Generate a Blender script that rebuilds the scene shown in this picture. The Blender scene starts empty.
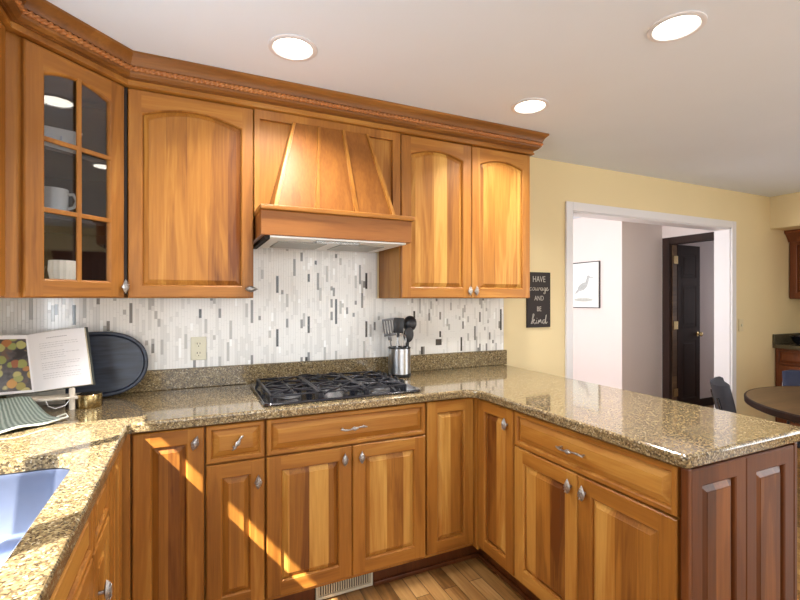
import bpy, bmesh, math, random
from math import sin, cos, pi, radians as R
from mathutils import Vector, Matrix

S = bpy.context.scene
COL = S.collection
# ------------------------------------------------------------------ camera
FPX, YAW, CAMH, CAMD, CYP = 451.0, 0.4333, 1.37, 2.565, 299.1
cam = bpy.data.cameras.new('camera')
cam.sensor_width = 36.0
cam.lens = FPX / 800.0 * 36.0
cam.shift_y = (CYP - 300.0) / 800.0
cam.clip_start = 0.02
co = bpy.data.objects.new('camera', cam)
COL.objects.link(co)
co.location = (0, -CAMD, CAMH)
co.rotation_euler = (pi / 2, 0, -YAW)
S.camera = co
# ------------------------------------------------------------------ world, sun, area lights, exposure
w = bpy.data.worlds.new('world'); S.world = w; w.use_nodes = True
bg = w.node_tree.nodes['Background']
bg.inputs['Color'].default_value = (0.75, 0.87, 1.0, 1)
bg.inputs['Strength'].default_value = 1.2
sd = bpy.data.lights.new('sun', 'SUN'); sd.energy = 36.0; sd.angle = R(0.5); sd.color = (1.0, 0.95, 0.88)
so = bpy.data.objects.new('sun', sd); COL.objects.link(so)
so.rotation_euler = Vector((-1.0, -0.65, 1.2)).to_track_quat('Z', 'Y').to_euler()
so.location = (-3, -4, 4)


def area(name, loc, aim, sx, sy, power, color):
    l = bpy.data.lights.new(name, 'AREA'); l.shape = 'RECTANGLE'; l.size = sx; l.size_y = sy
    l.energy = power; l.color = color
    o = bpy.data.objects.new(name, l); COL.objects.link(o); o.location = loc
    o.rotation_euler = Vector(aim).to_track_quat('-Z', 'Y').to_euler()
    return o


area('daylight_sink_window', (-0.90, -1.65, 1.47), (1, 0, 0), 0.80, 1.6, 48, (0.86, 0.93, 1.0))
area('daylight_rear_window', (1.2, -4.90, 1.35), (0, 1, 0), 3.2, 2.0, 50, (1.0, 0.98, 0.94))
area('daylight_dining_window', (5.85, -3.6, 1.35), (-1, 0, 0), 1.9, 1.9, 80, (0.92, 0.97, 1.0))
area('daylight_hall_window', (1.35, 1.5, 1.5), (1, 0, 0), 1.6, 1.6, 38, (0.96, 0.96, 1.0))
area('hall_side_fill', (1.9, 0.70, 1.5), (0.85, 0.45, 0), 0.9, 1.4, 40, (1.0, 0.96, 0.94))  # added fill light, hidden behind the back wall, brightening the hall; no window here
area('daylight_back_room_window', (6.9, 0.2, 1.4), (-1, 0.3, 0), 0.9, 1.2, 5, (0.95, 0.95, 1.0))
vs = S.view_settings
vs.view_transform = 'Standard'; vs.look = 'None'; vs.gamma = 1.0; vs.use_curve_mapping = False
vs.exposure = -0.05
random.seed(7)


# ------------------------------------------------------------------ materials
def srgb(r, g, b):
    def f(c):
        c /= 255.0
        return c / 12.92 if c <= 0.04045 else ((c + 0.055) / 1.055) ** 2.4
    return (f(r), f(g), f(b), 1)


class NT:
    def __init__(s, name):
        s.m = bpy.data.materials.new(name); s.m.use_nodes = True
        s.t = s.m.node_tree; s.p = s.t.nodes['Principled BSDF']; s.out = s.t.nodes['Material Output']

    def n(s, typ, **kw):
        x = s.t.nodes.new(typ)
        for k, v in kw.items():
            if k.startswith('i_'):
                x.inputs[k[2:].replace('_', ' ')].default_value = v
            else:
                setattr(x, k, v)
        return x

    def l(s, a, b): s.t.links.new(a, b)

    def math(s, op, a, b=None):
        x = s.n('ShaderNodeMath', operation=op)
        for i, v in enumerate((a, b)):
            if v is None: continue
            if isinstance(v, (int, float)): x.inputs[i].default_value = v
            else: s.l(v, x.inputs[i])
        return x.outputs[0]

    def ramp(s, fac, stops, interp='LINEAR'):
        x = s.n('ShaderNodeValToRGB'); x.color_ramp.interpolation = interp
        e = x.color_ramp.elements
        while len(e) < len(stops): e.new(0.5)
        for i, (p, c) in enumerate(stops):
            e[i].position = p; e[i].color = c
        s.l(fac, x.inputs[0])
        return x.outputs[0]

    def mix(s, fac, a, b, mode='MIX'):
        x = s.n('ShaderNodeMix', data_type='RGBA', blend_type=mode)
        for i, v in ((0, fac), (6, a), (7, b)):
            if isinstance(v, (int, float)): x.inputs[i].default_value = v
            elif isinstance(v, tuple): x.inputs[i].default_value = v
            else: s.l(v, x.inputs[i])
        return x.outputs[2]

    def bump(s, h, strength=0.1, dist=0.002):
        b = s.n('ShaderNodeBump'); b.inputs['Strength'].default_value = strength
        b.inputs['Distance'].default_value = dist
        s.l(h, b.inputs['Height']); s.l(b.outputs[0], s.p.inputs['Normal'])


def plain(name, col, rough=0.5, metal=0.0, coat=0.0, noise=0.0, scale=20, bump=0.0):
    k = NT(name); p = k.p
    p.inputs['Roughness'].default_value = rough; p.inputs['Metallic'].default_value = metal
    p.inputs['Coat Weight'].default_value = coat
    tc = k.n('ShaderNodeTexCoord')
    nz = k.n('ShaderNodeTexNoise', i_Scale=scale, i_Detail=4.0); k.l(tc.outputs['Object'], nz.inputs['Vector'])
    d = tuple(c * (1 - noise) for c in col[:3]) + (1,)
    k.l(k.ramp(nz.outputs[0], [(0.3, d), (0.7, col)]), p.inputs['Base Color'])
    if bump: k.bump(nz.outputs[0], bump)
    return k.m


def wood(name, lo, mid, hi, axis='Z', plank=0.0, rough=0.42, coat=0.07, var=1.0, pvar=0.40):
    """cherry: grain runs along the object's own axis; planks of random tint across it"""
    k = NT(name); p = k.p
    tc = k.n('ShaderNodeTexCoord'); oi = k.n('ShaderNodeObjectInfo')
    sep = k.n('ShaderNodeSeparateXYZ'); k.l(tc.outputs['Object'], sep.inputs[0])
    a, b, c = sep.outputs
    along = {'Z': c, 'X': a, 'Y': b}[axis]; across = {'Z': a, 'X': c, 'Y': a}[axis]; other = {'Z': b, 'X': b, 'Y': c}[axis]
    rnd = k.math('MULTIPLY', oi.outputs['Random'], 37.0)
    tint = None
    off = rnd
    if plank:
        wob = k.math('ADD', k.math('DIVIDE', across, plank), rnd)
        cell = k.math('FLOOR', wob)
        wn = k.n('ShaderNodeTexWhiteNoise', noise_dimensions='1D'); k.l(cell, wn.inputs['W'])
        tint = wn.outputs['Value']
        off = k.math('ADD', rnd, k.math('MULTIPLY', tint, 11.0))
    comb = k.n('ShaderNodeCombineXYZ')
    k.l(k.math('ADD', k.math('MULTIPLY', across, 9.0), off), comb.inputs[0])
    k.l(k.math('MULTIPLY', other, 9.0), comb.inputs[1])
    k.l(k.math('ADD', k.math('MULTIPLY', along, 0.9), off), comb.inputs[2])
    n1 = k.n('ShaderNodeTexNoise', i_Scale=1.0, i_Detail=4.0, i_Roughness=0.55, i_Distortion=0.6)
    k.l(comb.outputs[0], n1.inputs['Vector'])
    # cathedral rings
    rings = k.math('FRACT', k.math('MULTIPLY', n1.outputs[0], 7.0))
    rings = k.math('ABSOLUTE', k.math('SUBTRACT', rings, 0.5))
    comb2 = k.n('ShaderNodeCombineXYZ')
    k.l(k.math('ADD', k.math('MULTIPLY', across, 130.0), off), comb2.inputs[0])
    k.l(k.math('MULTIPLY', other, 130.0), comb2.inputs[1])
    k.l(k.math('ADD', k.math('MULTIPLY', along, 5.0), off), comb2.inputs[2])
    n2 = k.n('ShaderNodeTexNoise', i_Scale=1.0, i_Detail=3.0); k.l(comb2.outputs[0], n2.inputs['Vector'])
    v = k.math('ADD', k.math('MULTIPLY', n1.outputs[0], 0.80 * var), k.math('MULTIPLY', rings, 0.13))
    v = k.math('ADD', v, k.math('MULTIPLY', n2.outputs[0], 0.22))
    if tint is not None:
        v = k.math('ADD', v, k.math('MULTIPLY', k.math('SUBTRACT', tint, 0.5), pvar))
    v = k.math('ADD', v, k.math('MULTIPLY', k.math('SUBTRACT', oi.outputs['Random'], 0.5), 0.12))
    c_ = k.ramp(v, [(0.26, lo), (0.56, mid), (0.86, hi)])
    k.l(c_, p.inputs['Base Color'])
    p.inputs['Roughness'].default_value = rough; p.inputs['Coat Weight'].default_value = coat
    p.inputs['Coat Roughness'].default_value = 0.25; p.inputs['Specular IOR Level'].default_value = 0.35
    k.bump(n2.outputs[0], 0.06, 0.001)
    return k.m


CH = (srgb(112, 64, 18), srgb(160, 104, 40), srgb(196, 146, 70))
W_V = wood('cherry_vertical', *CH, axis='Z')
W_H = wood('cherry_horizontal', *CH, axis='X')
W_P = wood('cherry_planks', srgb(98, 52, 16), srgb(164, 108, 42), srgb(208, 160, 82), axis='Z', plank=0.085)
CM = (srgb(84, 46, 16), srgb(128, 80, 32), srgb(166, 112, 52))
W_M = wood('cherry_molding', *CM, axis='X')
W_MY = wood('cherry_molding_y', *CM, axis='Y')
W_SHADE = wood('cherry_shade_planks', srgb(56, 26, 8), srgb(98, 52, 18), srgb(148, 90, 40), axis='Z', plank=0.07)  # same cherry, darkened: shade on the peninsula end put into the colour
W_SHADEF = wood('cherry_shade_frame', srgb(62, 30, 10), srgb(94, 49, 19), srgb(122, 70, 30), axis='Z')  # frame cherry with that shade in its colour; toe kicks share it
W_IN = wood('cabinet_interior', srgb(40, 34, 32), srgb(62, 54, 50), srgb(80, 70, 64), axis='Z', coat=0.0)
W_DK = wood('dark_mahogany', srgb(22, 10, 7), srgb(40, 20, 13), srgb(58, 32, 22), axis='Z', rough=0.6, coat=0.0)
W_BR = wood('brown_cabinet', srgb(72, 36, 18), srgb(112, 60, 32), srgb(140, 82, 48), axis='Z')
W_TB = wood('walnut_table', srgb(58, 42, 28), srgb(94, 70, 47), srgb(122, 94, 64), axis='X', plank=0.12, rough=0.35)
BLACKGAP = plain('shadow_gap_black', srgb(22, 14, 10), 0.8)
WHITE = plain('white_paint', srgb(222, 220, 222), 0.4)
CEIL = plain('ceiling_paint', srgb(228, 235, 244), 0.85, noise=0.02, scale=3)
YEL = plain('yellow_wall_paint', srgb(226, 207, 162), 0.75, noise=0.03, scale=2, bump=0.02)
HALLW = plain('hall_white_paint', srgb(226, 216, 214), 0.7, noise=0.02, scale=2)
PEW = plain('pewter', srgb(186, 180, 176), 0.32, 0.8, noise=0.5, scale=160, bump=0.3)
STEEL = plain('brushed_steel', srgb(190, 190, 192), 0.28, 1.0, noise=0.1, scale=60)
SINKM = plain('sink_steel', srgb(132, 142, 168), 0.34, 0.85, noise=0.05, scale=30)
DKST = plain('grey_steel', srgb(120, 120, 122), 0.35, 0.8)
BRASS = plain('brass', srgb(206, 184, 134), 0.25, 1.0, noise=0.1, scale=40)
BLK = plain('black_enamel', srgb(18, 20, 30), 0.12, 0.0, coat=0.6)
IRON = plain('cast_iron', srgb(34, 34, 42), 0.34, 0.3, noise=0.2, scale=150, bump=0.1)
NYL = plain('black_nylon', srgb(34, 34, 38), 0.4, noise=0.2)
GREYF = plain('grey_fabric', srgb(66, 68, 78), 0.9, noise=0.25, scale=300, bump=0.3)
BLUEF = plain('blue_grey_fabric', srgb(48, 54, 78), 0.9, noise=0.25, scale=300, bump=0.3)
CREAM = plain('cream_plastic', srgb(218, 214, 192), 0.4)
CERAM = plain('white_ceramic', srgb(235, 232, 222), 0.2, coat=0.3)
PAPER = plain('paper', srgb(236, 234, 236), 0.7, noise=0.02, scale=8)
PEDGE = plain('page_edges', srgb(222, 212, 188), 0.8, noise=0.2, scale=200)
INK = plain('grey_ink', srgb(150, 148, 152), 0.8)
SIGNB = plain('sign_black', srgb(40, 32, 30), 0.7, noise=0.2, scale=30)
SIGNW = plain('sign_lettering', srgb(172, 166, 158), 0.7)
WASH = plain('whitewashed_wood', srgb(214, 204, 188), 0.6, noise=0.15, scale=60)
GREEN = plain('towel_trim', srgb(222, 226, 216), 0.9)
REG = plain('register_almond', srgb(204, 196, 172), 0.5)
GROUT = plain('grout', srgb(206, 204, 200), 0.8)
TM = [plain('tile_white', srgb(236, 234, 230), 0.16, coat=0.2), plain('tile_offwhite', srgb(222, 220, 216), 0.2, coat=0.2),
      plain('tile_light_grey', srgb(186, 184, 180), 0.15, coat=0.3), plain('tile_mid_grey', srgb(134, 132, 130), 0.15, coat=0.3),
      plain('tile_dark', srgb(62, 60, 62), 0.12, coat=0.4), plain('tile_bright', srgb(250, 250, 248), 0.1, coat=0.4)]


def mk_granite():
    k = NT('granite'); p = k.p
    tc = k.n('ShaderNodeTexCoord')
    v1 = k.n('ShaderNodeTexVoronoi', i_Scale=210.0); k.l(tc.outputs['Object'], v1.inputs['Vector'])
    sp = k.n('ShaderNodeSeparateColor'); k.l(v1.outputs['Color'], sp.inputs[0])
    base = k.ramp(sp.outputs[0], [(0.0, srgb(46, 38, 28)), (0.18, srgb(86, 70, 46)), (0.38, srgb(116, 98, 66)),
                                  (0.6, srgb(142, 122, 84)), (0.82, srgb(166, 148, 110)), (0.95, srgb(188, 176, 148))], 'CONSTANT')
    n = k.n('ShaderNodeTexNoise', i_Scale=110.0, i_Detail=5.0); k.l(tc.outputs['Object'], n.inputs['Vector'])
    c2 = k.ramp(n.outputs[0], [(0.35, srgb(86, 74, 56)), (0.5, srgb(128, 110, 84)), (0.62, srgb(160, 142, 112))])
    k.l(k.mix(0.28, base, c2), p.inputs['Base Color'])
    p.inputs['Roughness'].default_value = 0.09
    p.inputs['Coat Weight'].default_value = 0.35; p.inputs['Coat Roughness'].default_value = 0.03
    return k.m


GRAN = mk_granite()


def mk_floor():
    k = NT('oak_floor'); p = k.p
    tc = k.n('ShaderNodeTexCoord')
    mp = k.n('ShaderNodeMapping'); mp.inputs['Rotation'].default_value = (0, 0, pi / 2)
    k.l(tc.outputs['Object'], mp.inputs['Vector'])
    br = k.n('ShaderNodeTexBrick', offset=0.37, squash=1.0)
    br.inputs['Scale'].default_value = 1.0; br.inputs['Mortar Size'].default_value = 0.0016
    br.inputs['Brick Width'].default_value = 0.72; br.inputs['Row Height'].default_value = 0.072
    br.inputs['Color1'].default_value = (0, 0, 0, 1); br.inputs['Color2'].default_value = (1, 1, 1, 1)
    br.inputs['Mortar'].default_value = (0.5, 0.5, 0.5, 1)
    k.l(mp.outputs[0], br.inputs['Vector'])
    sc = k.n('ShaderNodeMapping'); sc.inputs['Scale'].default_value = (28, 2.2, 1)
    k.l(tc.outputs['Object'], sc.inputs['Vector'])
    add = k.n('ShaderNodeVectorMath', operation='ADD'); k.l(sc.outputs[0], add.inputs[0])
    m3 = k.n('ShaderNodeVectorMath', operation='SCALE'); k.l(br.outputs['Color'], m3.inputs[0]); m3.inputs['Scale'].default_value = 23.0
    k.l(m3.outputs[0], add.inputs[1])
    nz = k.n('ShaderNodeTexNoise', i_Scale=1.0, i_Detail=6.0, i_Distortion=1.5); k.l(add.outputs[0], nz.inputs['Vector'])
    s = k.n('ShaderNodeSeparateColor'); k.l(br.outputs['Color'], s.inputs[0])
    v = k.math('ADD', k.math('MULTIPLY', s.outputs[0], 0.38), k.math('MULTIPLY', nz.outputs[0], 0.9))
    c = k.ramp(v, [(0.3, srgb(98, 66, 34)), (0.55, srgb(138, 98, 54)), (0.8, srgb(166, 126, 76)), (1.0, srgb(186, 148, 98))])
    k.l(k.mix(br.outputs['Fac'], c, srgb(60, 38, 20)), p.inputs['Base Color'])
    p.inputs['Roughness'].default_value = 0.3
    return k.m


FLOORM = mk_floor()


def mk_glass(name, tint, refl_add=0.0):
    k = NT(name); k.t.nodes.remove(k.p)
    tr = k.n('ShaderNodeBsdfTransparent'); tr.inputs[0].default_value = tint
    gl = k.n('ShaderNodeBsdfGlossy'); gl.inputs['Roughness'].default_value = 0.02
    lw = k.n('ShaderNodeLayerWeight', i_Blend=0.5)
    f = k.math('ADD', k.math('MULTIPLY', k.math('POWER', lw.outputs['Facing'], 4.0), 0.9), 0.045 + refl_add)
    mx = k.n('ShaderNodeMixShader'); k.l(f, mx.inputs[0]); k.l(tr.outputs[0], mx.inputs[1]); k.l(gl.outputs[0], mx.inputs[2])
    k.l(mx.outputs[0], k.out.inputs[0])
    return k.m


PANE = mk_glass('window_glass', (0.97, 0.98, 0.98, 1))
CABG = mk_glass('cabinet_glass', (0.80, 0.82, 0.85, 1), 0.05)
CLEAR = mk_glass('clear_glass', (0.85, 0.87, 0.88, 1), 0.08)


def emis(name, col, st):
    k = NT(name); k.p.inputs['Base Color'].default_value = col
    k.p.inputs['Emission Color'].default_value = col; k.p.inputs['Emission Strength'].default_value = st
    return k.m


LAMPM = emis('lamp_glow', (1.0, 0.93, 0.80, 1), 9.0)
VOTM = emis('votive_glow', (1.0, 0.86, 0.66, 1), 0.6)


def mk_tray():
    k = NT('black_tray'); p = k.p
    tc = k.n('ShaderNodeTexCoord'); mp = k.n('ShaderNodeMapping'); mp.inputs['Scale'].default_value = (7, 7, 60)
    k.l(tc.outputs['Object'], mp.inputs[0])
    n = k.n('ShaderNodeTexNoise', i_Scale=1.0, i_Detail=4.0); k.l(mp.outputs[0], n.inputs[0])
    k.l(k.ramp(n.outputs[0], [(0.3, srgb(26, 31, 42)), (0.7, srgb(58, 66, 84))]), p.inputs['Base Color'])
    p.inputs['Roughness'].default_value = 0.42; k.bump(n.outputs[0], 0.25)
    return k.m


TRAYM = mk_tray()


def mk_photo():
    k = NT('food_photo'); p = k.p
    tc = k.n('ShaderNodeTexCoord')
    n = k.n('ShaderNodeTexNoise', i_Scale=26.0, i_Detail=3.0); k.l(tc.outputs['Object'], n.inputs[0])
    c = k.ramp(n.outputs[0], [(0.35, srgb(46, 42, 42)), (0.55, srgb(86, 80, 80)), (0.7, srgb(112, 84, 66))])
    v = k.n('ShaderNodeTexVoronoi', i_Scale=30.0); k.l(tc.outputs['Object'], v.inputs['Vector'])
    s = k.n('ShaderNodeSeparateColor'); k.l(v.outputs['Color'], s.inputs[0])
    blob = k.ramp(s.outputs[0], [(0.0, srgb(196, 180, 120)), (0.35, srgb(122, 140, 78)), (0.6, srgb(210, 160, 80)), (0.8, srgb(150, 90, 60))])
    f = k.ramp(k.math('ADD', v.outputs['Distance'], k.math('MULTIPLY', n.outputs[0], 0.35)), [(0.66, (1, 1, 1, 1)), (0.76, (0, 0, 0, 1))])
    f = k.math('MULTIPLY', f, k.ramp(s.outputs[1], [(0.12, (0, 0, 0, 1)), (0.16, (1, 1, 1, 1))]))
    k.l(k.mix(f, c, blob), p.inputs['Base Color']); p.inputs['Roughness'].default_value = 0.3
    return k.m


PHOTOM = mk_photo()


def mk_towel():
    k = NT('green_knit'); p = k.p
    tc = k.n('ShaderNodeTexCoord')
    wv = k.n('ShaderNodeTexWave', i_Scale=7.0, i_Distortion=1.5); wv.bands_direction = 'X'
    k.l(tc.outputs['UV'], wv.inputs[0])
    w2 = k.n('ShaderNodeTexWave', i_Scale=11.0, i_Distortion=1.5); w2.bands_direction = 'Y'
    k.l(tc.outputs['UV'], w2.inputs[0])
    v = k.math('ADD', k.math('MULTIPLY', wv.outputs[1], 0.5), k.math('MULTIPLY', w2.outputs[1], 0.5))
    k.l(k.ramp(v, [(0.15, srgb(100, 116, 108)), (0.55, srgb(156, 170, 160)), (0.85, srgb(192, 202, 192))]), p.inputs['Base Color'])
    p.inputs['Roughness'].default_value = 0.95; k.bump(v, 0.8, 0.008)
    return k.m


TOWELM = mk_towel()


# ------------------------------------------------------------------ mesh helpers
class MB:
    def __init__(s): s.b = bmesh.new()

    def f(s, pts, mi=0):
        vs_ = [s.b.verts.new(p) for p in pts]
        fc = s.b.faces.new(vs_); fc.material_index = mi
        return fc

    def box(s, x0, y0, z0, x1, y1, z1, mi=0, bev=0.0):
        if x0 > x1: x0, x1 = x1, x0
        if y0 > y1: y0, y1 = y1, y0
        if z0 > z1: z0, z1 = z1, z0
        c = [(x0, y0, z0), (x1, y0, z0), (x1, y1, z0), (x0, y1, z0), (x0, y0, z1), (x1, y0, z1), (x1, y1, z1), (x0, y1, z1)]
        v = [s.b.verts.new(p) for p in c]
        fs = []
        for q in ((3, 2, 1, 0), (4, 5, 6, 7), (0, 1, 5, 4), (1, 2, 6, 5), (2, 3, 7, 6), (3, 0, 4, 7)):
            fc = s.b.faces.new([v[i] for i in q]); fc.material_index = mi; fs.append(fc)
        if bev:
            es = list({e for fc in fs for e in fc.edges})
            r = bmesh.ops.bevel(s.b, geom=es, offset=bev, segments=2, affect='EDGES', profile=0.5)
            for fc in r['faces']: fc.material_index = mi
        return s

    def loops(s, loops, mi=0, cap0=False, cap1=True, closed=True, mats=None):
        vv = [[s.b.verts.new(p) for p in L] for L in loops]
        n = len(vv[0])
        for k in range(len(vv) - 1):
            m = mats[k] if mats else mi
            for i in range(n if closed else n - 1):
                j = (i + 1) % n
                fc = s.b.faces.new((vv[k][i], vv[k][j], vv[k + 1][j], vv[k + 1][i])); fc.material_index = m
        if cap0: s.b.faces.new(list(reversed(vv[0]))).material_index = mats[0] if mats else mi
        if cap1: s.b.faces.new(vv[-1]).material_index = mats[-1] if mats else mi
        return vv

    def lathe(s, prof, c=(0, 0, 0), n=24, mi=0, axis='Z', cap0=True, cap1=True):
        L = []
        for r, h in prof:
            ring = []
            for i in range(n):
                a = 2 * pi * i / n
                p = (r * cos(a), r * sin(a), h)
                if axis == 'Y': p = (r * cos(a), h, -r * sin(a)) if False else (r * cos(a), h, r * sin(a))
                if axis == 'X': p = (h, r * cos(a), r * sin(a))
                ring.append((p[0] + c[0], p[1] + c[1], p[2] + c[2]))
            L.append(ring)
        s.loops(L, mi, cap0, cap1)
        return s

    def tube(s, pts, r, n=8, mi=0, cap=True):
        pts = [Vector(p) for p in pts]
        rr = r if isinstance(r, (list, tuple)) else [r] * len(pts)
        L = []; up = None
        for i, p in enumerate(pts):
            if i == 0: t = pts[1] - p
            elif i == len(pts) - 1: t = p - pts[i - 1]
            else: t = (pts[i + 1] - p).normalized() + (p - pts[i - 1]).normalized()
            t.normalize()
            if up is None:
                up = Vector((0, 0, 1)) if abs(t.z) < 0.9 else Vector((0, 1, 0))
            a = t.cross(up).normalized(); b = a.cross(t).normalized(); up = b
            L.append([tuple(p + a * rr[i] * cos(2 * pi * k / n) + b * rr[i] * sin(2 * pi * k / n)) for k in range(n)])
        s.loops(L, mi, cap, cap)
        return s

    def ell(s, c, rx, ry, rz, mi=0, n=16, m=10):
        L = []
        for j in range(m + 1):
            ph = -pi / 2 + pi * j / m; q = max(cos(ph), 0.02)
            L.append([(c[0] + rx * q * cos(2 * pi * i / n), c[1] + ry * q * sin(2 * pi * i / n), c[2] + rz * sin(ph)) for i in range(n)])
        s.loops(L, mi, True, True)
        return s

    def xf(s, M):
        bmesh.ops.transform(s.b, matrix=M, verts=s.b.verts); return s

    def build(s, name, mats, parent=None, smooth=None, loc=None):
        bmesh.ops.recalc_face_normals(s.b, faces=s.b.faces)
        me = bpy.data.meshes.new(name); s.b.to_mesh(me); s.b.free()
        for m in (mats if isinstance(mats, (list, tuple)) else [mats]): me.materials.append(m)
        if smooth is not None:
            for p in me.polygons: p.use_smooth = True
            me.set_sharp_from_angle(angle=R(smooth))
        o = bpy.data.objects.new(name, me); COL.objects.link(o)
        if parent: o.parent = parent
        if loc: o.location = loc
        return o


def tag(o, label=None, cat=None, group=None, kind=None):
    for k_, v in (('label', label), ('category', cat), ('group', group), ('kind', kind)):
        if v: o[k_] = v
    return o


def thing(name, label, cat, loc=(0, 0, 0), rz=0.0, group=None):
    o = bpy.data.objects.new(name, None); COL.objects.link(o); o.empty_display_size = 0.1
    o.location = loc; o.rotation_euler = (0, 0, rz)
    return tag(o, label, cat, group)


def struct(name, mb, m, smooth=None): return tag(mb.build(name, m, smooth=smooth), kind='structure')


def copy_tree(o, parent=None):
    c = o.copy(); COL.objects.link(c)
    if parent: c.parent = parent
    for ch in list(o.children): copy_tree(ch, c)
    return c


# ------------------------------------------------------------------ the setting
ZC = 2.40
XL, XR, YN = -0.86, 5.95, -5.0
OX0, OX1, OZ = 2.618, 4.64, 2.045      # cased opening
struct('floor', MB().box(XL - 0.15, YN - 0.15, -0.05, 7.2, 3.0, 0), FLOORM)
struct('ceiling', MB().box(XL - 0.15, YN - 0.15, ZC, 7.2, 3.0, ZC + 0.05), CEIL)
b = MB(); b.box(XL - 0.15, 0, 0, OX0, 0.13, ZC); b.box(OX1, 0, 0, XR + 0.1, 0.13, ZC); b.box(OX0, 0, OZ, OX1, 0.13, ZC)
struct('wall_back', b, YEL)
# left wall with the sink window
WY0, WY1, WZ0, WZ1 = -2.55, -0.81, 1.08, 1.90
b = MB(); b.box(XL - 0.12, YN, 0, XL, 0, WZ0); b.box(XL - 0.12, YN, WZ1, XL, 0, ZC)
b.box(XL - 0.12, WY1, WZ0, XL, 0, WZ1); b.box(XL - 0.12, YN, WZ0, XL, WY0, WZ1)
struct('wall_left', b, YEL)
b = MB()
x0, x1 = XL - 0.115, XL - 0.075
b.box(x0, WY0, WZ0, x1, WY1, WZ0 + 0.03); b.box(x0, WY0, WZ1 - 0.012, x1, WY1, WZ1)
b.box(x0, WY1 - 0.012, WZ0 + 0.03, x1, WY1, WZ1 - 0.012); b.box(x0, WY0, WZ0 + 0.03, x1, WY0 + 0.03, WZ1 - 0.012)
b.box(x0, -1.325, WZ0 + 0.03, x1, -1.290, WZ1 - 0.012); b.box(x0, -1.975, WZ0 + 0.03, x1, -1.885, WZ1 - 0.012)
wf = struct('window_1', b, WHITE)
g = MB().box(XL - 0.10, WY0 + 0.02, WZ0 + 0.02, XL - 0.097, WY1 - 0.01, WZ1 - 0.01).build('pane', PANE, wf)
# right wall, rear wall (with glazed openings behind the camera)
b = MB(); b.box(XR, YN, 0, XR + 0.1, 0, 0.35); b.box(XR, YN, 2.3, XR + 0.1, 0, ZC); b.box(XR, -2.6, 0.35, XR + 0.1, 0, 2.3); b.box(XR, YN, 0.35, XR + 0.1, -4.6, 2.3)
struct('wall_right', b, YEL)
b = MB(); b.box(XR + 0.04, -4.6, 0.35, XR + 0.07, -4.55, 2.3); b.box(XR + 0.04, -2.65, 0.35, XR + 0.07, -2.6, 2.3); b.box(XR + 0.04, -3.63, 0.35, XR + 0.07, -3.57, 2.3)
b.box(XR + 0.04, -4.55, 0.35, XR + 0.07, -2.65, 0.40); b.box(XR + 0.04, -4.55, 2.25, XR + 0.07, -2.65, 2.3)
struct('window_2', b, WHITE)
b = MB(); b.box(XL, YN - 0.1, 0, -0.4, YN, ZC); b.box(2.8, YN - 0.1, 0, XR, YN, ZC); b.box(-0.4, YN - 0.1, 2.35, 2.8, YN, ZC)
struct('wall_rear', b, YEL)
b = MB()
for xx in (-0.4, 1.17, 2.74): b.box(xx, YN - 0.07, 0, xx + 0.06, YN - 0.03, 2.35)
b.box(-0.34, YN - 0.07, 0, 2.74, YN - 0.03, 0.06); b.box(-0.34, YN - 0.07, 2.29, 2.74, YN - 0.03, 2.35)
struct('window_3', b, WHITE)
# soffit over the far cabinets
struct('wall_soffit', MB().box(5.304, -2.6, 2.078, XR, 0, ZC), YEL)
# hall beyond the opening
b = MB(); b.box(4.47, 1.05, 0, 7.1, 1.15, ZC); b.box(4.47, 1.15, 0, 4.57, 2.9, ZC)
struct('wall_hall_right', b, HALLW)
b = MB(); b.box(1.2, 2.8, 0, 4.47, 2.9, ZC)
struct('wall_hall_far', b, HALLW)
struct('wall_hall_left', MB().box(1.1, 0.13, 0, 1.2, 2.9, ZC), HALLW)
b = MB(); b.box(5.16, 0.22, 2.04, 5.26, 0.96, ZC); b.box(5.16, 0.96, 0, 5.26, 1.05, ZC); b.box(5.16, 0.13, 0, 5.26, 0.22, ZC)
struct('wall_hall_door_side', b, HALLW)
b = MB(); b.box(7.05, -0.4, 0, 7.15, 1.05, ZC); b.box(5.26, 0.13, 0, 7.05, 0.14, ZC)
struct('wall_back_room', b, HALLW)
# casing of the opening
b = MB(); cw = 0.062
for yy, sgn in ((0.0, -1), (0.13, 1)):
    y0, y1 = (yy - 0.018, yy) if sgn < 0 else (yy, yy + 0.018)
    b.box(OX0 - cw, y0, 0, OX0 + 0.004, y1, OZ + cw, bev=0.003)
    b.box(OX1 - 0.004, y0, 0, OX1 + cw, y1, OZ + cw, bev=0.003)
    b.box(OX0 + 0.004, y0, OZ - 0.004, OX1 - 0.004, y1, OZ + cw, bev=0.003)
b.box(OX0, 0, 0, OX0 + 0.012, 0.13, OZ); b.box(OX1 - 0.012, 0, 0, OX1, 0.13, OZ); b.box(OX0, 0, OZ - 0.012, OX1, 0.13, OZ)
struct('trim_1', b, WHITE)
# dark casing of the hall door
b = MB()
b.box(5.14, 0.945, 0, 5.159, 1.035, 2.10, bev=0.003); b.box(5.14, 0.15, 0, 5.159, 0.24, 2.10, bev=0.003); b.box(5.14, 0.24, 2.02, 5.159, 0.94, 2.10, bev=0.003)
b.box(5.16, 0.94, 0, 5.262, 0.96, 2.04); b.box(5.16, 0.22, 0, 5.262, 0.24, 2.04); b.box(5.16, 0.24, 2.02, 5.262, 0.94, 2.04)
struct('trim_2', b, W_DK)
b = MB(); b.box(5.3, 1.03, 0, 7.04, 1.049, 0.10); b.box(4.48, 1.03, 0, 5.13, 1.049, 0.10); b.box(4.455, 1.05, 0, 4.469, 2.79, 0.10)
struct('baseboard_hall', b, W_DK)
b = MB(); b.box(4.72, -0.014, 0, 5.36, -0.001, 0.10, bev=0.003); b.box(2.02, -0.014, 0, 2.55, -0.001, 0.10, bev=0.003)
struct('baseboard_back', b, WHITE)
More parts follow.
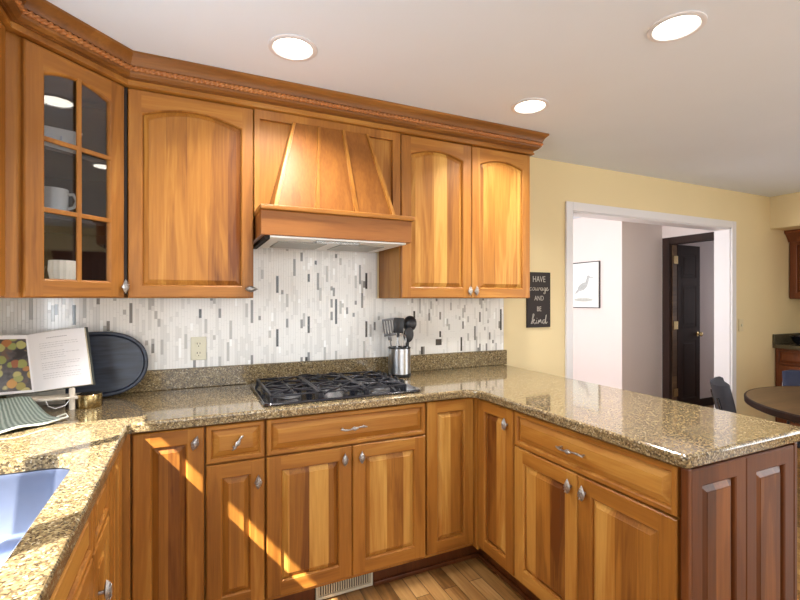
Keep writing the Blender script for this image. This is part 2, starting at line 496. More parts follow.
# six-panel hall door, standing open
d = tag(bpy.data.objects.new('door_1', None), kind='structure'); COL.objects.link(d)
d.location = (5.268, 0.93, 0.01); d.rotation_euler = (0, 0, R(2))
b = MB(); W_, H_ = 0.45, 2.01
b.box(0, 0, 0, W_, 0.035, H_)
for (zx0, zx1) in ((1.62, 1.90), (1.02, 1.52), (0.16, 0.86)):
    for (px0, px1) in ((0.085, 0.365),):
        Ls = []
        for ins, y in ((0, -0.0005), (0.010, 0.008), (0.02, 0.008), (0.04, -0.001)):
            Ls.append([(px0 + ins, y, zx0 + ins), (px1 - ins, y, zx0 + ins), (px1 - ins, y, zx1 - ins), (px0 + ins, y, zx1 - ins)])
        for L in Ls:
            for i in range(4): L[i] = (L[i][0], L[i][1] - 0.002, L[i][2])
        b.loops(Ls, cap1=True)
        b.tube([(px0, -0.001, zx0), (px1, -0.001, zx0), (px1, -0.001, zx1), (px0, -0.001, zx1), (px0, -0.001, zx0)], 0.004, 6)
b.build('door_leaf', W_DK, d)
b = MB().lathe([(0.004, -0.062), (0.022, -0.058), (0.028, -0.045), (0.022, -0.030), (0.010, -0.024), (0.010, -0.008), (0.028, -0.006), (0.028, -0.001)], (W_ - 0.055, 0, 0.93), axis='Y')
b.build('door_knob', BRASS, d, 40)
for zz in (0.2, 1.0, 1.78):
    MB().box(-0.075, -0.004, zz, 0.004, 0.0, zz + 0.095).build('hinge', BRASS, d)
MB().box(-0.085, 0.004, 0.0, -0.006, 0.012, 2.0).build('hinge_edge', W_TB, d)

# ------------------------------------------------------------------ cabinet fronts
def arch_pts(x0, x1, z, sag, n=12):
    return [(x1 + (x0 - x1) * i / n, z - sag * (2 * i / n - 1) ** 2) for i in range(n + 1)]


def knob(parent, x, z, tilt=0.0):
    b = MB()
    b.lathe([(0.004, 0.0), (0.0045, -0.018)], n=10, axis='Y')
    M = [(0, 0.026), (0.007, 0.013), (0.012, 0.0), (0.007, -0.014), (0, -0.022), (-0.007, -0.014), (-0.012, 0.0), (-0.007, 0.013)]
    b.loops([[(a * 0.5, -0.014, c * 0.5) for a, c in M], [(a, -0.018, c) for a, c in M], [(a * 0.85, -0.024, c * 0.85) for a, c in M], [(a * 0.25, -0.031, c * 0.3) for a, c in M]], cap0=True)
    for q in (-0.012, -0.004, 0.004, 0.012):
        b.tube([(-0.009 + abs(q) * 0.4, -0.0265, q - 0.004), (0, -0.031, q), (0.009 - abs(q) * 0.4, -0.0265, q + 0.004)], 0.0015, 5)
    b.xf(Matrix.Rotation(tilt, 4, 'Y') @ Matrix.Diagonal((1.3, 1.0, 1.25, 1)))
    return b.build('knob', PEW, parent, 50, (x, -0.02, z))


def pull(parent, x, z, tilt=0.0, w=0.05):
    b = MB()
    for s_ in (-1, 1):
        b.tube([(s_ * w, 0, 0), (s_ * w, -0.018, 0)], 0.004, 8)
    pts = []
    for i in range(13):
        t = -1 + i / 6
        pts.append((t * (w + 0.012), -0.020 - 0.006 * (1 - t * t), 0.004 * sin(t * pi)))
    b.tube(pts, [0.0025 + 0.0022 * abs(sin(i / 12 * 3 * pi)) for i in range(13)], 8)
    b.loops([[(a, -0.022, c) for a, c in ((0, .009), (.016, 0), (0, -.009), (-.016, 0))], [(a, -0.031, c) for a, c in ((0, .010), (.018, 0), (0, -.010), (-.018, 0))], [(a * .4, -0.036, c * .4) for a, c in ((0, .01), (.018, 0), (0, -.01), (-.018, 0))]], cap0=True)
    b.xf(Matrix.Rotation(tilt, 4, 'Y'))
    return b.build('pull', PEW, parent, 50, (x, -0.02, z))


def front(parent, name, x, z, wd, ht, fw=0.058, sag=0.0, mats=None, glass=False, drawer=False, loc_y=0.0, fwt=None):
    """framed raised panel, back on y=0, face at y=-0.02, lower left corner at (x, z)"""
    m = mats or (W_V, W_H, W_P)
    fwt = fwt or fw
    N = 14
    T = 0.02
    b = MB()
    # outer slab edge
    def rect(i, y): return [(i, y, i), (wd - i, y, i), (wd - i, y, ht - i), (i, y, ht - i)]
    b.loops([rect(0, 0), rect(0, -T + 0.004), rect(0.004, -T)], cap1=False)
    e = 0.004; y = -T
    arch = arch_pts(fw, wd - fw, ht - fwt, sag, N)       # right to left
    b.f([(e, y, e), (fw, y, e), (fw, y, ht - e), (e, y, ht - e)], 0)
    b.f([(wd - fw, y, e), (wd - e, y, e), (wd - e, y, ht - e), (wd - fw, y, ht - e)], 0)
    b.f([(fw, y, e), (wd - fw, y, e), (wd - fw, y, fw), (fw, y, fw)], 1)
    for i in range(N):
        (xa, za), (xb, zb) = arch[i], arch[i + 1]
        b.f([(xa, y, za), (xa, y, ht - e), (xb, y, ht - e), (xb, y, zb)], 1)
    def ring(ins, yy):
        a = arch_pts(fw + ins, wd - fw - ins, ht - fwt - ins, sag, N)
        return [(fw + ins, yy, fw + ins), (wd - fw - ins, yy, fw + ins)] + [(p, yy, q) for p, q in a]
    if glass:
        b.loops([ring(0, -T), ring(0.005, -T + 0.003), ring(0.008, -T + 0.010), ring(0.008, 0)], cap1=False)
        b.loops([rect(0, 0), ], cap1=False) if False else None
    else:
        b.loops([ring(0, -T), ring(0.004, -T + 0.003), ring(0.0065, -T + 0.0085), ring(0.0065, -0.004)], cap1=False)
    o = b.build(name, [m[0], m[1]], parent, loc=(x, loc_y, z))
    if not glass:
        p = MB()
        rs = 0.017 if not drawer else 0.020
        Ls = [ring(0.0045, -0.006), ring(0.010, -0.008), ring(0.010 + rs, -0.0165), ring(0.0115 + rs, -0.0185)]
        p.loops(Ls, cap0=False, cap1=True)
        p.build('panel', m[2] if not drawer else m[1], o)
    else:
        p = MB(); p.loops([ring(0.006, -0.008), ring(0.006, -0.005)], cap0=True, cap1=True)
        p.build('glass_pane', CABG, o)
    return o


def carcass(parent, wd, dp, z0, z1, mat=None, toe=0.0):
    b = MB(); b.box(0.001, 0.0005, z0, wd - 0.001, dp, z1)
    o = b.build('carcass', mat or W_V, parent)
    if toe:
        MB().box(0.001, 0.07, 0.001, wd - 0.001, dp - 0.05, z0).build('toe_kick', W_SHADEF, parent)
    return o


G = 0.0018
ZT, ZD = 0.868, 0.714          # top of fronts, bottom of drawers
ZB = 0.118


def base(label, loc, rz, wd, dp=0.605, group=None, hollow=False):
    t = thing('base_cabinet', label, 'cabinet', loc, rz, group)
    carcass(t, wd, 0.02 if hollow else dp, 0.10, 0.874)
    MB().box(0.001, 0.07, 0.001, wd - 0.001, dp - 0.05, 0.099).build('toe_kick', W_SHADEF, t)
    return t


def dr(t, x0, x1, z0, z1, **kw): return front(t, 'drawer', x0 + G, z0 + G, x1 - x0 - 2 * G, z1 - z0 - 2 * G, fw=kw.pop('fw', 0.016), drawer=True, **kw)
def do(t, x0, x1, z0=ZB, z1=ZT, **kw): return front(t, 'door', x0 + G, z0 + G, x1 - x0 - 2 * G, z1 - z0 - 2 * G, **kw)


YB = -0.61
# back run
t = base('cherry base cabinet with one full height door in the left inner corner', (-0.205, YB, 0), 0, 0.254)
q = do(t, 0.004, 0.252); knob(q, 0.212, 0.69, 0.3)
MB().box(-0.050, -0.03, 0.10, 0.0, 0.30, 0.874).build('corner_filler', W_V, t)
t = base('narrow cherry base cabinet with small drawer over a slim door', (0.050, YB, 0), 0, 0.230)
q = dr(t, 0.002, 0.228, ZD, ZT); pull(q, 0.115, 0.077, -0.9, 0.022)
q = do(t, 0.002, 0.228, ZB, ZD - 0.004, fw=0.054); knob(q, 0.195, 0.50)
t = base('wide cherry base cabinet with drawer over two doors under the cooktop', (0.281, YB, 0), 0, 0.756)
q = dr(t, 0.002, 0.754, ZD, ZT); pull(q, 0.376, 0.077)
q = do(t, 0.002, 0.378, ZB, ZD - 0.004); knob(q, 0.335, 0.535)
q = do(t, 0.378, 0.754, ZB, ZD - 0.004); knob(q, 0.038, 0.535)
t = base('slim cherry base cabinet with plain knobless door in the right inner corner', (1.038, YB, 0), 0, 0.277)
q = do(t, 0.002, 0.276, fw=0.055)
MB().box(0.278, -0.044, 0.10, 0.60, 0.0, 0.874).build('corner_filler', W_V, t)
# peninsula run, faces -X
XP = 1.337
t = base('cherry peninsula cabinet with one tall narrow door beside the inner corner', (XP, -0.655, 0), -pi / 2, 0.279, 0.60)
q = do(t, 0.0, 0.278, fw=0.052); knob(q, 0.235, 0.675)
t = base('cherry peninsula cabinet with long drawer over two doors', (XP, -0.935, 0), -pi / 2, 0.765, 0.60)
q = dr(t, 0.002, 0.755, ZD, ZT); pull(q, 0.345, 0.077, 0, 0.055)
q = do(t, 0.002, 0.370, ZB, ZD - 0.004); knob(q, 0.335, 0.535)
q = do(t, 0.370, 0.755, ZB, ZD - 0.004); knob(q, 0.036, 0.535)
# peninsula end panel, faces -Y
t = thing('end_panel', 'cherry raised panel cladding with shade in its colour on the free end of the peninsula', 'panel', (1.317, -1.7005, 0))
MB().box(0.0, 0.0, 0.001, 0.60, 0.0005, 0.874).build('backing', W_SHADEF, t)
RM = (W_SHADEF, W_SHADEF, W_SHADE)
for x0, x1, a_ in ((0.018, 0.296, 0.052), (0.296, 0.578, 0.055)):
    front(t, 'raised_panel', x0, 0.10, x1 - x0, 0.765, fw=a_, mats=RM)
MB().box(-0.001, -0.024, 0.001, 0.016, -0.0005, 0.872, bev=0.004).build('corner_stile', W_SHADEF, t)
MB().box(0.580, -0.020, 0.001, 0.60, -0.0005, 0.872, bev=0.003).build('corner_stile', W_SHADEF, t)
MB().box(0.021, -0.016, 0.001, 0.579, -0.0005, 0.098, bev=0.002).build('base_rail', W_SHADEF, t)
# left leg under the sink, faces +X
XLf = -0.248
t = base('cherry base cabinet with narrow door right of the sink run corner', (XLf, -0.925, 0), pi / 2, 0.285, 0.60)
q = do(t, 0.03, 0.270, fw=0.05)
t = base('cherry base cabinet with small drawer and door between corner and sink', (XLf, -1.175, 0), pi / 2, 0.247, 0.60, hollow=True)
q = dr(t, 0.002, 0.245, ZD, ZT); q = do(t, 0.002, 0.245, ZB, ZD - 0.004, fw=0.05); knob(q, 0.055, 0.455)
t = thing('sink_base_cabinet', 'cherry sink base cabinet with double doors under the steel basin', 'cabinet', (XLf, -2.02, 0), pi / 2)
b = MB(); b.box(0.001, 0.0005, 0.10, 0.84, 0.02, 0.874); b.box(0.001, 0.02, 0.10, 0.02, 0.60, 0.874); b.box(0.82, 0.02, 0.10, 0.84, 0.60, 0.67); b.box(0.02, 0.02, 0.10, 0.82, 0.60, 0.12)
b.build('carcass', W_V, t); MB().box(0.001, 0.07, 0.001, 0.84, 0.55, 0.099).build('toe_kick', W_SHADEF, t)
dr(t, 0.002, 0.42, ZD, ZT); dr(t, 0.42, 0.838, ZD, ZT)
q = do(t, 0.002, 0.42, ZB, ZD - 0.004); knob(q, 0.38, 0.535); q = do(t, 0.42, 0.838, ZB, ZD - 0.004); knob(q, 0.036, 0.535)
t = base('cherry base cabinet at the near end of the sink counter', (XLf, -3.18, 0), pi / 2, 1.155, 0.60)
do(t, 0.002, 0.57); do(t, 0.57, 1.15)
# toe trim with shoe moulding
b = MB()
b.box(-0.30, -0.553, 0.0, 0.505, -0.541, 0.085); b.box(0.79, -0.553, 0.0, 1.392, -0.541, 0.085)
b.box(0.79, -0.566, 0.0, 1.379, -0.553, 0.022, bev=0.004)
b.box(1.392, -1.70, 0.0, 1.404, -0.541, 0.085); b.box(1.379, -1.70, 0.0, 1.392, -0.553, 0.022, bev=0.004)
struct('trim_3', b, W_SHADEF)
# floor register in the toe kick
t = thing('floor_register', 'almond metal heating register with dark slots in the toe kick', 'register', (0.511, -0.556, 0.004))
b = MB(); b.box(0, 0, 0, 0.275, 0.012, 0.012); b.box(0, 0, 0.062, 0.275, 0.012, 0.074); b.box(0, 0, 0.012, 0.012, 0.012, 0.062); b.box(0.263, 0, 0.012, 0.275, 0.012, 0.062)
for i in range(22):
    xx = 0.012 + 0.251 * (i + 0.5) / 22
    b.box(xx - 0.0024, 0.002, 0.012, xx + 0.0024, 0.010, 0.062)
b.build('grille', REG, t); MB().box(0.01, 0.0121, 0.01, 0.265, 0.014, 0.064).build('duct_back', BLACKGAP, t)

# ------------------------------------------------------------------ wall cabinets
UZ0, UZ1 = 1.375, 2.275
def upper(label, x0, wd):
    t = thing('wall_cabinet', label, 'cabinet', (x0, -0.31, 0))
    carcass(t, wd, 0.295, UZ0, UZ1 + 0.03); return t


t = upper('large cherry wall cabinet with one arched panel door left of the hood', -0.2495, 0.519)
q = do(t, 0.002, 0.519, UZ0, UZ1, sag=0.040, fw=0.050, fwt=0.058); knob(q, 0.500, 0.040, R(90))
t = upper('cherry wall cabinet with two arched panel doors right of the hood', 1.038, 0.906)
q = do(t, 0.004, 0.462, UZ0, UZ1, sag=0.033, fw=0.056, fwt=0.062); knob(q, 0.435, 0.04)
q = do(t, 0.462, 0.902, UZ0, UZ1, sag=0.033, fw=0.056, fwt=0.062); knob(q, 0.022, 0.04)
# diagonal glass cabinet
t = thing('corner_cabinet', 'diagonal corner wall cabinet with arched six pane glass door', 'cabinet', (-0.561 - 0.0141, -0.641 + 0.0141, 0), pi / 4)
DW = 0.44
inv = Matrix.Rotation(-pi / 4, 4, 'Z') @ Matrix.Translation((0.561 + 0.0141, 0.641 - 0.0141, 0))
def L2(pt): v = inv @ Vector((pt[0], pt[1], 0)); return (v.x, v.y)
poly = [L2(p) for p in ((-0.576, -0.629), (-0.848, -0.629), (-0.848, -0.012), (-0.262, -0.012), (-0.262, -0.315))]
def shelf(name, z, th, mat, sc=1.0):
    b = MB(); b.loops([[(x, y, z) for x, y in poly], [(x, y, z + th) for x, y in poly]], cap0=True); return b.build(name, mat, t)
shelf('bottom_panel', UZ0, 0.018, W_V); shelf('top_panel', UZ1, 0.03, W_V)
poly_full = poly
poly = [L2(p) for p in ((-0.590, -0.600), (-0.832, -0.600), (-0.832, -0.026), (-0.276, -0.026), (-0.276, -0.305))]
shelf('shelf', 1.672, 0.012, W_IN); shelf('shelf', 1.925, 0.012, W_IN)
poly = poly_full
b = MB()
for i in range(4):
    (xa, ya), (xb, yb) = poly[i], poly[i + 1]
    dx, dy = xb - xa, yb - ya; ln = math.hypot(dx, dy); nx, ny = dy / ln * 0.01, -dx / ln * 0.01
    pts = [(xa, ya), (xb, yb), (xb - nx, yb - ny), (xa - nx, ya - ny)]
    b.loops([[(p[0], p[1], UZ0 + 0.018) for p in pts], [(p[0], p[1], UZ1) for p in pts]], cap0=True)
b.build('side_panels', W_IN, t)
MB().box(0.0, 0.0003, UZ0, 0.062, 0.012, UZ1).build('face_stile', W_V, t)
q = front(t, 'door', 0.052, UZ0 + G, 0.378, UZ1 - UZ0 - 2 * G, fw=0.060, fwt=0.058, sag=0.030, glass=True)
b = MB(); wd_ = 0.378
b.box(wd_ / 2 - 0.009, -0.021, 0.056, wd_ / 2 + 0.009, -0.010, 0.842, bev=0.003)
for zz in (0.316, 0.572): b.box(0.058, -0.0205, zz - 0.009, wd_ - 0.058, -0.0095, zz + 0.009, bev=0.003)
b.build('glazing_bar', W_V, q)
knob(q, wd_ - 0.010, 0.045)
# left wall cabinet beside it
t = thing('wall_cabinet', 'narrow cherry wall cabinet at the far left edge beside the window', 'cabinet', (-0.58, -0.802, 0), pi / 2)
carcass(t, 0.158, 0.265, UZ0, UZ1 + 0.03)
q = do(t, 0.002, 0.150, UZ0, UZ1, fw=0.055)

# ------------------------------------------------------------------ crown moulding
def sweep(mb, path, prof, mi=0, closed_prof=True):
    n = len(path); dirs = []
    for i in range(n - 1):
        d_ = Vector((path[i + 1][0] - path[i][0], path[i + 1][1] - path[i][1])); d_.normalize(); dirs.append(d_)
    L = []
    for i in range(n):
        if i == 0: nn = Vector((dirs[0].y, -dirs[0].x)); k_ = 1
        elif i == n - 1: nn = Vector((dirs[-1].y, -dirs[-1].x)); k_ = 1
        else:
            a = Vector((dirs[i - 1].y, -dirs[i - 1].x)); c = Vector((dirs[i].y, -dirs[i].x))
            nn = (a + c).normalized(); k_ = 1 / max(nn.dot(a), 0.3)
        L.append([(path[i][0] + nn.x * o_ * k_, path[i][1] + nn.y * o_ * k_, z) for o_, z in prof])
    mb.loops(L, mi, True, True)


cpath = [(-0.561, -0.812), (-0.561, -0.641), (-0.25, -0.33), (1.944, -0.33), (1.944, -0.004)]
prof = [(-0.012, 2.399), (0.078, 2.399), (0.078, 2.390), (0.072, 2.384), (0.060, 2.372), (0.053, 2.358), (0.050, 2.350), (0.044, 2.348), (0.044, 2.328),
        (0.046, 2.326), (0.042, 2.318), (0.034, 2.312), (0.030, 2.308), (0.020, 2.307), (0.020, 2.3045), (-0.012, 2.3045)]
t = thing('crown_molding', 'cherry crown molding with rope bead running above all wall cabinets', 'molding', (-0.53, -0.61, 2.27))
b = MB()
sweep(b, [(x + 0.53, y + 0.61) for x, y in cpath], [(o_, z - 2.27) for o_, z in prof])
b.build('cornice', W_M, t, 25)
b = MB()
sweep(b, [(x + 0.53, y + 0.61) for x, y in cpath], [(o_, z - 2.27) for o_, z in ((-0.012, 2.304), (0.011, 2.304), (0.011, 2.290), (0.015, 2.288), (0.015, 2.280), (0.008, 2.277), (-0.012, 2.277))])
b.build('frieze', W_H, t, 25)
# rope bead
b = MB()
rp = []
off = 0.046
def offs(path, o_):
    out = []; n = len(path)
    for i in range(n):
        ds = []
        if i > 0: d_ = Vector((path[i][0] - path[i - 1][0], path[i][1] - path[i - 1][1])).normalized(); ds.append(Vector((d_.y, -d_.x)))
        if i < n - 1: d_ = Vector((path[i + 1][0] - path[i][0], path[i + 1][1] - path[i][1])).normalized(); ds.append(Vector((d_.y, -d_.x)))
        nn = sum(ds, Vector((0, 0))).normalized(); k_ = 1 / nn.dot(ds[0]); out.append((path[i][0] + nn.x * o_ * k_, path[i][1] + nn.y * o_ * k_))
    return out
rpath = offs(cpath, off)
s_acc = 0
for i in range(len(rpath) - 1):
    a, c = Vector(rpath[i]), Vector(rpath[i + 1]); ln = (c - a).length; m_ = max(2, int(ln / 0.0035)); d_ = (c - a) / ln
    nn = Vector((d_.y, -d_.x)); L = []
    for j in range(m_ + 1):
        p = a + d_ * ln * j / m_; s_ = s_acc + ln * j / m_; ring = []
        for k_ in range(14):
            th = 2 * pi * k_ / 14
            r = 0.0122 * (0.82 + 0.22 * cos(3 * th - s_ * 2 * pi / 0.021))
            ring.append((p.x + nn.x * r * cos(th) + 0.53, p.y + nn.y * r * cos(th) + 0.61, 2.338 - 2.27 + r * sin(th)))
        L.append(ring)
    b.loops(L, 0, True, True); s_acc += ln
b.build('rope_bead', wood('cherry_rope', srgb(150, 90, 44), srgb(196, 134, 74), srgb(222, 170, 110), axis='X', var=0.5), t, 60)

# ------------------------------------------------------------------ range hood
t = thing('range_hood', 'tapered cherry range hood with battens and projecting mantel shelf', 'range hood', (0.655, -0.31, 0))
hx0, hx1 = -0.383, 0.381
b = MB(); b.box(hx0, 0.0, 1.80, hx1, 0.012, 2.300)
b.build('back_panel', W_V, t)
b = MB(); b.box(hx0, -0.02, 1.785, hx0 + 0.024, 0, 2.275); b.box(hx1 - 0.045, -0.02, 1.785, hx1, 0, 2.275); b.box(hx0 + 0.024, -0.02, 2.232, hx1 - 0.045, 0, 2.275)
b.build('face_frame', W_V, t)
tx0, tx1, bx0, bx1 = -0.205, 0.190, -0.322, 0.288
zt_, zb_ = 2.236, 1.79
yt_, yb_ = -0.028, -0.165
b = MB()
b.loops([[(bx0, yb_, zb_), (bx1, yb_, zb_), (bx1, 0, zb_), (bx0, 0, zb_)], [(tx0, yt_, zt_), (tx1, yt_, zt_), (tx1, 0, zt_), (tx0, 0, zt_)]], cap0=True)
b.build('canopy', wood('cherry_canopy', srgb(122, 72, 26), srgb(156, 100, 42), srgb(184, 128, 62), axis='Z', plank=0.2, pvar=0.25, var=0.7), t)
def batten(fr):
    a = Vector((tx0 + (tx1 - tx0) * fr, yt_, zt_)); c = Vector((bx0 + (bx1 - bx0) * fr, yb_, zb_ + 0.001))
    h = 0.011; pts = []
    for P_, hw in ((c, 0.012), (a, 0.009)):
        pts.append([(P_.x - hw, P_.y + 0.002, P_.z), (P_.x + hw, P_.y + 0.002, P_.z), (P_.x + hw - 0.003, P_.y - h, P_.z), (P_.x - hw + 0.003, P_.y - h, P_.z)])
    b = MB(); b.loops(pts, cap0=True); b.build('batten', W_V, t)
for fr in (0.02, 0.335, 0.655, 0.98): batten(fr)
b = MB(); b.box(hx0 + 0.006, -0.20, 1.655, hx1 - 0.02, -0.182, 1.765, bev=0.003); b.box(hx0 + 0.006, -0.182, 1.655, hx0 + 0.024, 0.30, 1.765); b.box(hx1 - 0.038, -0.182, 1.655, hx1 - 0.02, 0.30, 1.765)
b.build('mantel_box', wood('cherry_mantel', srgb(102, 56, 20), srgb(134, 80, 32), srgb(160, 104, 48), axis='X'), t)
b = MB(); b.box(hx0 + 0.0, -0.214, 1.765, hx1 - 0.006, 0.0, 1.789, bev=0.006); b.build('mantel_shelf', W_H, t)
LIN = plain('hood_liner_white', srgb(244, 244, 240), 0.45)
b = MB(); b.box(hx0 + 0.05, -0.178, 1.648, hx1 - 0.042, 0.285, 1.675); b.build('liner', LIN, t)
b = MB(); b.box(hx0 + 0.026, -0.17, 1.64, hx0 + 0.048, 0.28, 1.675); b.build('liner_side', BLACKGAP, t)
for xx in (-0.28, 0.03):
    MB().box(xx, -0.06, 1.642, xx + 0.24, 0.20, 1.6475, bev=0.002).build('filter', plain('hood_filter', srgb(176, 176, 170), 0.4, 0.3, noise=0.3, scale=200), t)
MB().box(-0.12, -0.15, 1.642, 0.10, -0.09, 1.6475).build('lamp_cover', CLEAR, t)

# ------------------------------------------------------------------ countertop
def fillet(poly_, rad):
    out = []
    n = len(poly_)
    for i in range(n):
        p = Vector(poly_[i]); a = Vector(poly_[i - 1]); c = Vector(poly_[(i + 1) % n]); r = rad.get(i, 0)
        if not r: out.append((p.x, p.y)); continue
        u = (a - p).normalized(); v = (c - p).normalized(); p0 = p + u * r; p1 = p + v * r; cc = p + (u + v) * r
        for k_ in range(9):
            f_ = k_ / 8; ang = f_ * pi / 2
            q_ = cc - v * r * cos(ang) - u * r * sin(ang)
            out.append((q_.x, q_.y))
    return out


def inset_poly(pts, d_):
    n = len(pts); out = []
    for i in range(n):
        a, p, c = Vector(pts[i - 1]), Vector(pts[i]), Vector(pts[(i + 1) % n])
        e1 = (p - a).normalized(); e2 = (c - p).normalized()
        n1 = Vector((-e1.y, e1.x)); n2 = Vector((-e2.y, e2.x)); nn = (n1 + n2)
        if nn.length < 1e-6: nn = n1
        nn.normalize(); k_ = d_ / max(nn.dot(n1), 0.4)
        out.append((p.x + nn.x * k_, p.y + nn.y * k_))
    return out


outer = [(-0.858, -0.003), (-0.858, -3.2), (-0.21, -3.2), (-0.21, -0.648), (1.303, -0.648), (1.303, -1.728), (1.985, -1.728), (1.985, -0.003)]
outer = fillet(outer, {3: 0.012, 4: 0.085, 5: 0.02, 6: 0.03})
SX0, SX1, SY0, SY1 = -0.76, -0.298, -1.86, -0.940
hole = fillet([(SX0, SY0), (SX0, SY1), (SX1, SY1), (SX1, SY0)], {0: 0.06, 1: 0.06, 2: 0.09, 3: 0.06})  # clockwise
ct = thing('countertop', 'speckled brown granite countertop wrapping sink wall, range wall and peninsula', 'countertop', (0.6, -0.3, 0.876))
OXY = (0.6, -0.3)
b = MB()
def ring3(pts, ins, z): return [(x - OXY[0], y - OXY[1], z - 0.876) for x, y in inset_poly(pts, ins)] if ins else [(x - OXY[0], y - OXY[1], z - 0.876) for x, y in pts]
vo = b.loops([ring3(outer, 0.002, 0.876), ring3(outer, 0, 0.879), ring3(outer, 0, 0.904), ring3(outer, 0.001, 0.908), ring3(outer, 0.0035, 0.9115), ring3(outer, 0.007, 0.9134), ring3(outer, 0.011, 0.914)], cap1=False)
vh = b.loops([ring3(hole, 0, 0.876), ring3(hole, 0, 0.908), ring3(hole, 0.005, 0.914)], cap1=False)
for ra, rb in ((vo[-1], vh[-1]), (vo[0], vh[0])):
    es = []
    for rr_ in (ra, rb):
        for i in range(len(rr_)):
            e_ = b.b.edges.get((rr_[i], rr_[(i + 1) % len(rr_)])); es.append(e_)
    bmesh.ops.triangle_fill(b.b, use_beauty=True, use_dissolve=True, edges=es)
b.build('slab', GRAN, ct)
b = MB(); b.box(-0.857 - 0.6, -0.022 + 0.3, 0.0385, 2.0 - 0.6, -0.002 + 0.3, 0.140, bev=0.003); b.build('backsplash', GRAN, ct)
b = MB(); b.box(-0.857 - 0.6, -3.2 + 0.3, 0.0385, -0.838 - 0.6, -0.0225 + 0.3, 0.140, bev=0.003); b.build('backsplash', GRAN, ct)
# sink
hb = list(reversed(hole))
sk = thing('sink', 'undermount stainless steel kitchen sink basin in the left counter', 'sink', (-0.53, -1.40, 0.68))
def sr(ins, z): return [(x + 0.53, y + 1.40, z - 0.68) for x, y in inset_poly(hb, ins)]
b = MB(); b.loops([sr(-0.012, 0.8735), sr(0.003, 0.8735), sr(0.006, 0.86), sr(0.014, 0.71), sr(0.03, 0.692), sr(0.06, 0.686)], cap1=True)
b.build('basin', SINKM, sk, 50)
MB().lathe([(0.045, 0.0075), (0.045, 0.010), (0.03, 0.009), (0.028, 0.0075)], (0, 0.2, 0)).build('drain', STEEL, sk, 40)

# ------------------------------------------------------------------ tile backsplash
CAMX = (0.0, -CAMD)
def wall_from_px(px, py):      # point of the back wall seen at a photograph position
    u = (px - 400) / FPX; v = (CYP - py) / FPX
    dx, dy = sin(YAW) + u * cos(YAW), cos(YAW) - u * sin(YAW)
    s_ = CAMD / dy
    return s_ * dx, CAMH + s_ * v
ts = thing('tile_backsplash', 'white and grey vertical stick mosaic on the wall behind the cooktop', 'backsplash', (0.56, -0.002, 1.016))
marks = [(131, 303, 323, 3), (201.5, 309, 318, 4), (153.5, 343.5, 353, 3), (252, 300, 323, 3), (277, 276, 293, 4), (309.5, 274, 282, 4), (366, 273, 289, 4),
         (335, 299, 324, 4), (276.5, 329, 346.5, 4), (309, 325, 333, 4), (440.6, 331, 337, 4), (366.5, 321, 337, 4), (460, 337, 351, 4), (500.5, 309, 330, 4),
         (73, 305, 325, 4), (295, 259, 276, 3), (318, 273, 290, 3), (360, 265, 284, 3), (361, 293, 308, 3), (326, 266, 282, 2), (480, 312, 322, 3), (413, 311, 320, 4), (475, 326, 340, 3),
         (24, 310, 320, 5), (51, 302, 310, 5), (102, 320, 329, 5), (179, 338, 358, 5)]
PITCH = 0.0135
spec = {}
for px, y0, y1, mi in marks:
    x, za = wall_from_px(px, y0); _, zb = wall_from_px(px, y1)
    spec.setdefault(int((x + 0.856) / PITCH), []).append((zb, za, mi))
b = MB(); rng = random.Random(11)
ncol = int((1.984 + 0.856) / PITCH)
def put(x, z0, z1, mi):
    dpt = -0.0062 - rng.random() * 0.0006
    b.box(x + 0.0004 - 0.56, dpt + 0.002, z0 + 0.0005 - 1.016, x + PITCH - 0.0004 - 0.56, -0.0025 + 0.002, z1 - 0.0005 - 1.016, mi)
for c_ in range(ncol):
    x = -0.856 + c_ * PITCH
    top = 1.652 if 0.275 < x < 1.02 else 1.374
    segs = sorted(spec.get(c_, [])); z = 1.0165
    def fill(z0, z1):
        z = z0
        while z < z1 - 0.004:
            h = rng.choice((0.024, 0.04, 0.05, 0.075, 0.10, 0.14)); h = min(h, z1 - z)
            if z1 - z - h < 0.012: h = z1 - z
            r = rng.random()
            if h > 0.11: mi = 0 if r < 0.75 else 1
            else: mi = 0 if r < 0.70 else 1 if r < 0.885 else 2 if r < 0.935 else 3 if r < 0.968 else 5 if r < 0.998 else 4
            if mi > 2: h = min(h, 0.05)
            put(x, z, z + h, mi); z += h
    for (s0, s1, mi) in segs:
        s0, s1 = max(s0, z), min(s1, top)
        if s1 - s0 < 0.01: continue
        fill(z, s0); put(x, s0, s1, mi); z = s1
    fill(z, top)
b.build('mosaic_tiles', TM, ts)
b = MB(); b.box(-0.858 - 0.56, -0.0015, 0.0008, 1.985 - 0.56, 0.0012, 0.359); b.box(0.275 - 0.56, -0.0015, 0.359, 1.03 - 0.56, 0.0012, 0.637); b.build('grout_bed', GROUT, ts)
xs, zs = wall_from_px(438, 342)
MB().box(xs - 0.022 - 0.56, -0.008, zs - 0.02 - 1.016, xs + 0.022 - 0.56, -0.0050, zs + 0.02 - 1.016, bev=0.001).build('black_square_tile', TM[4], ts)
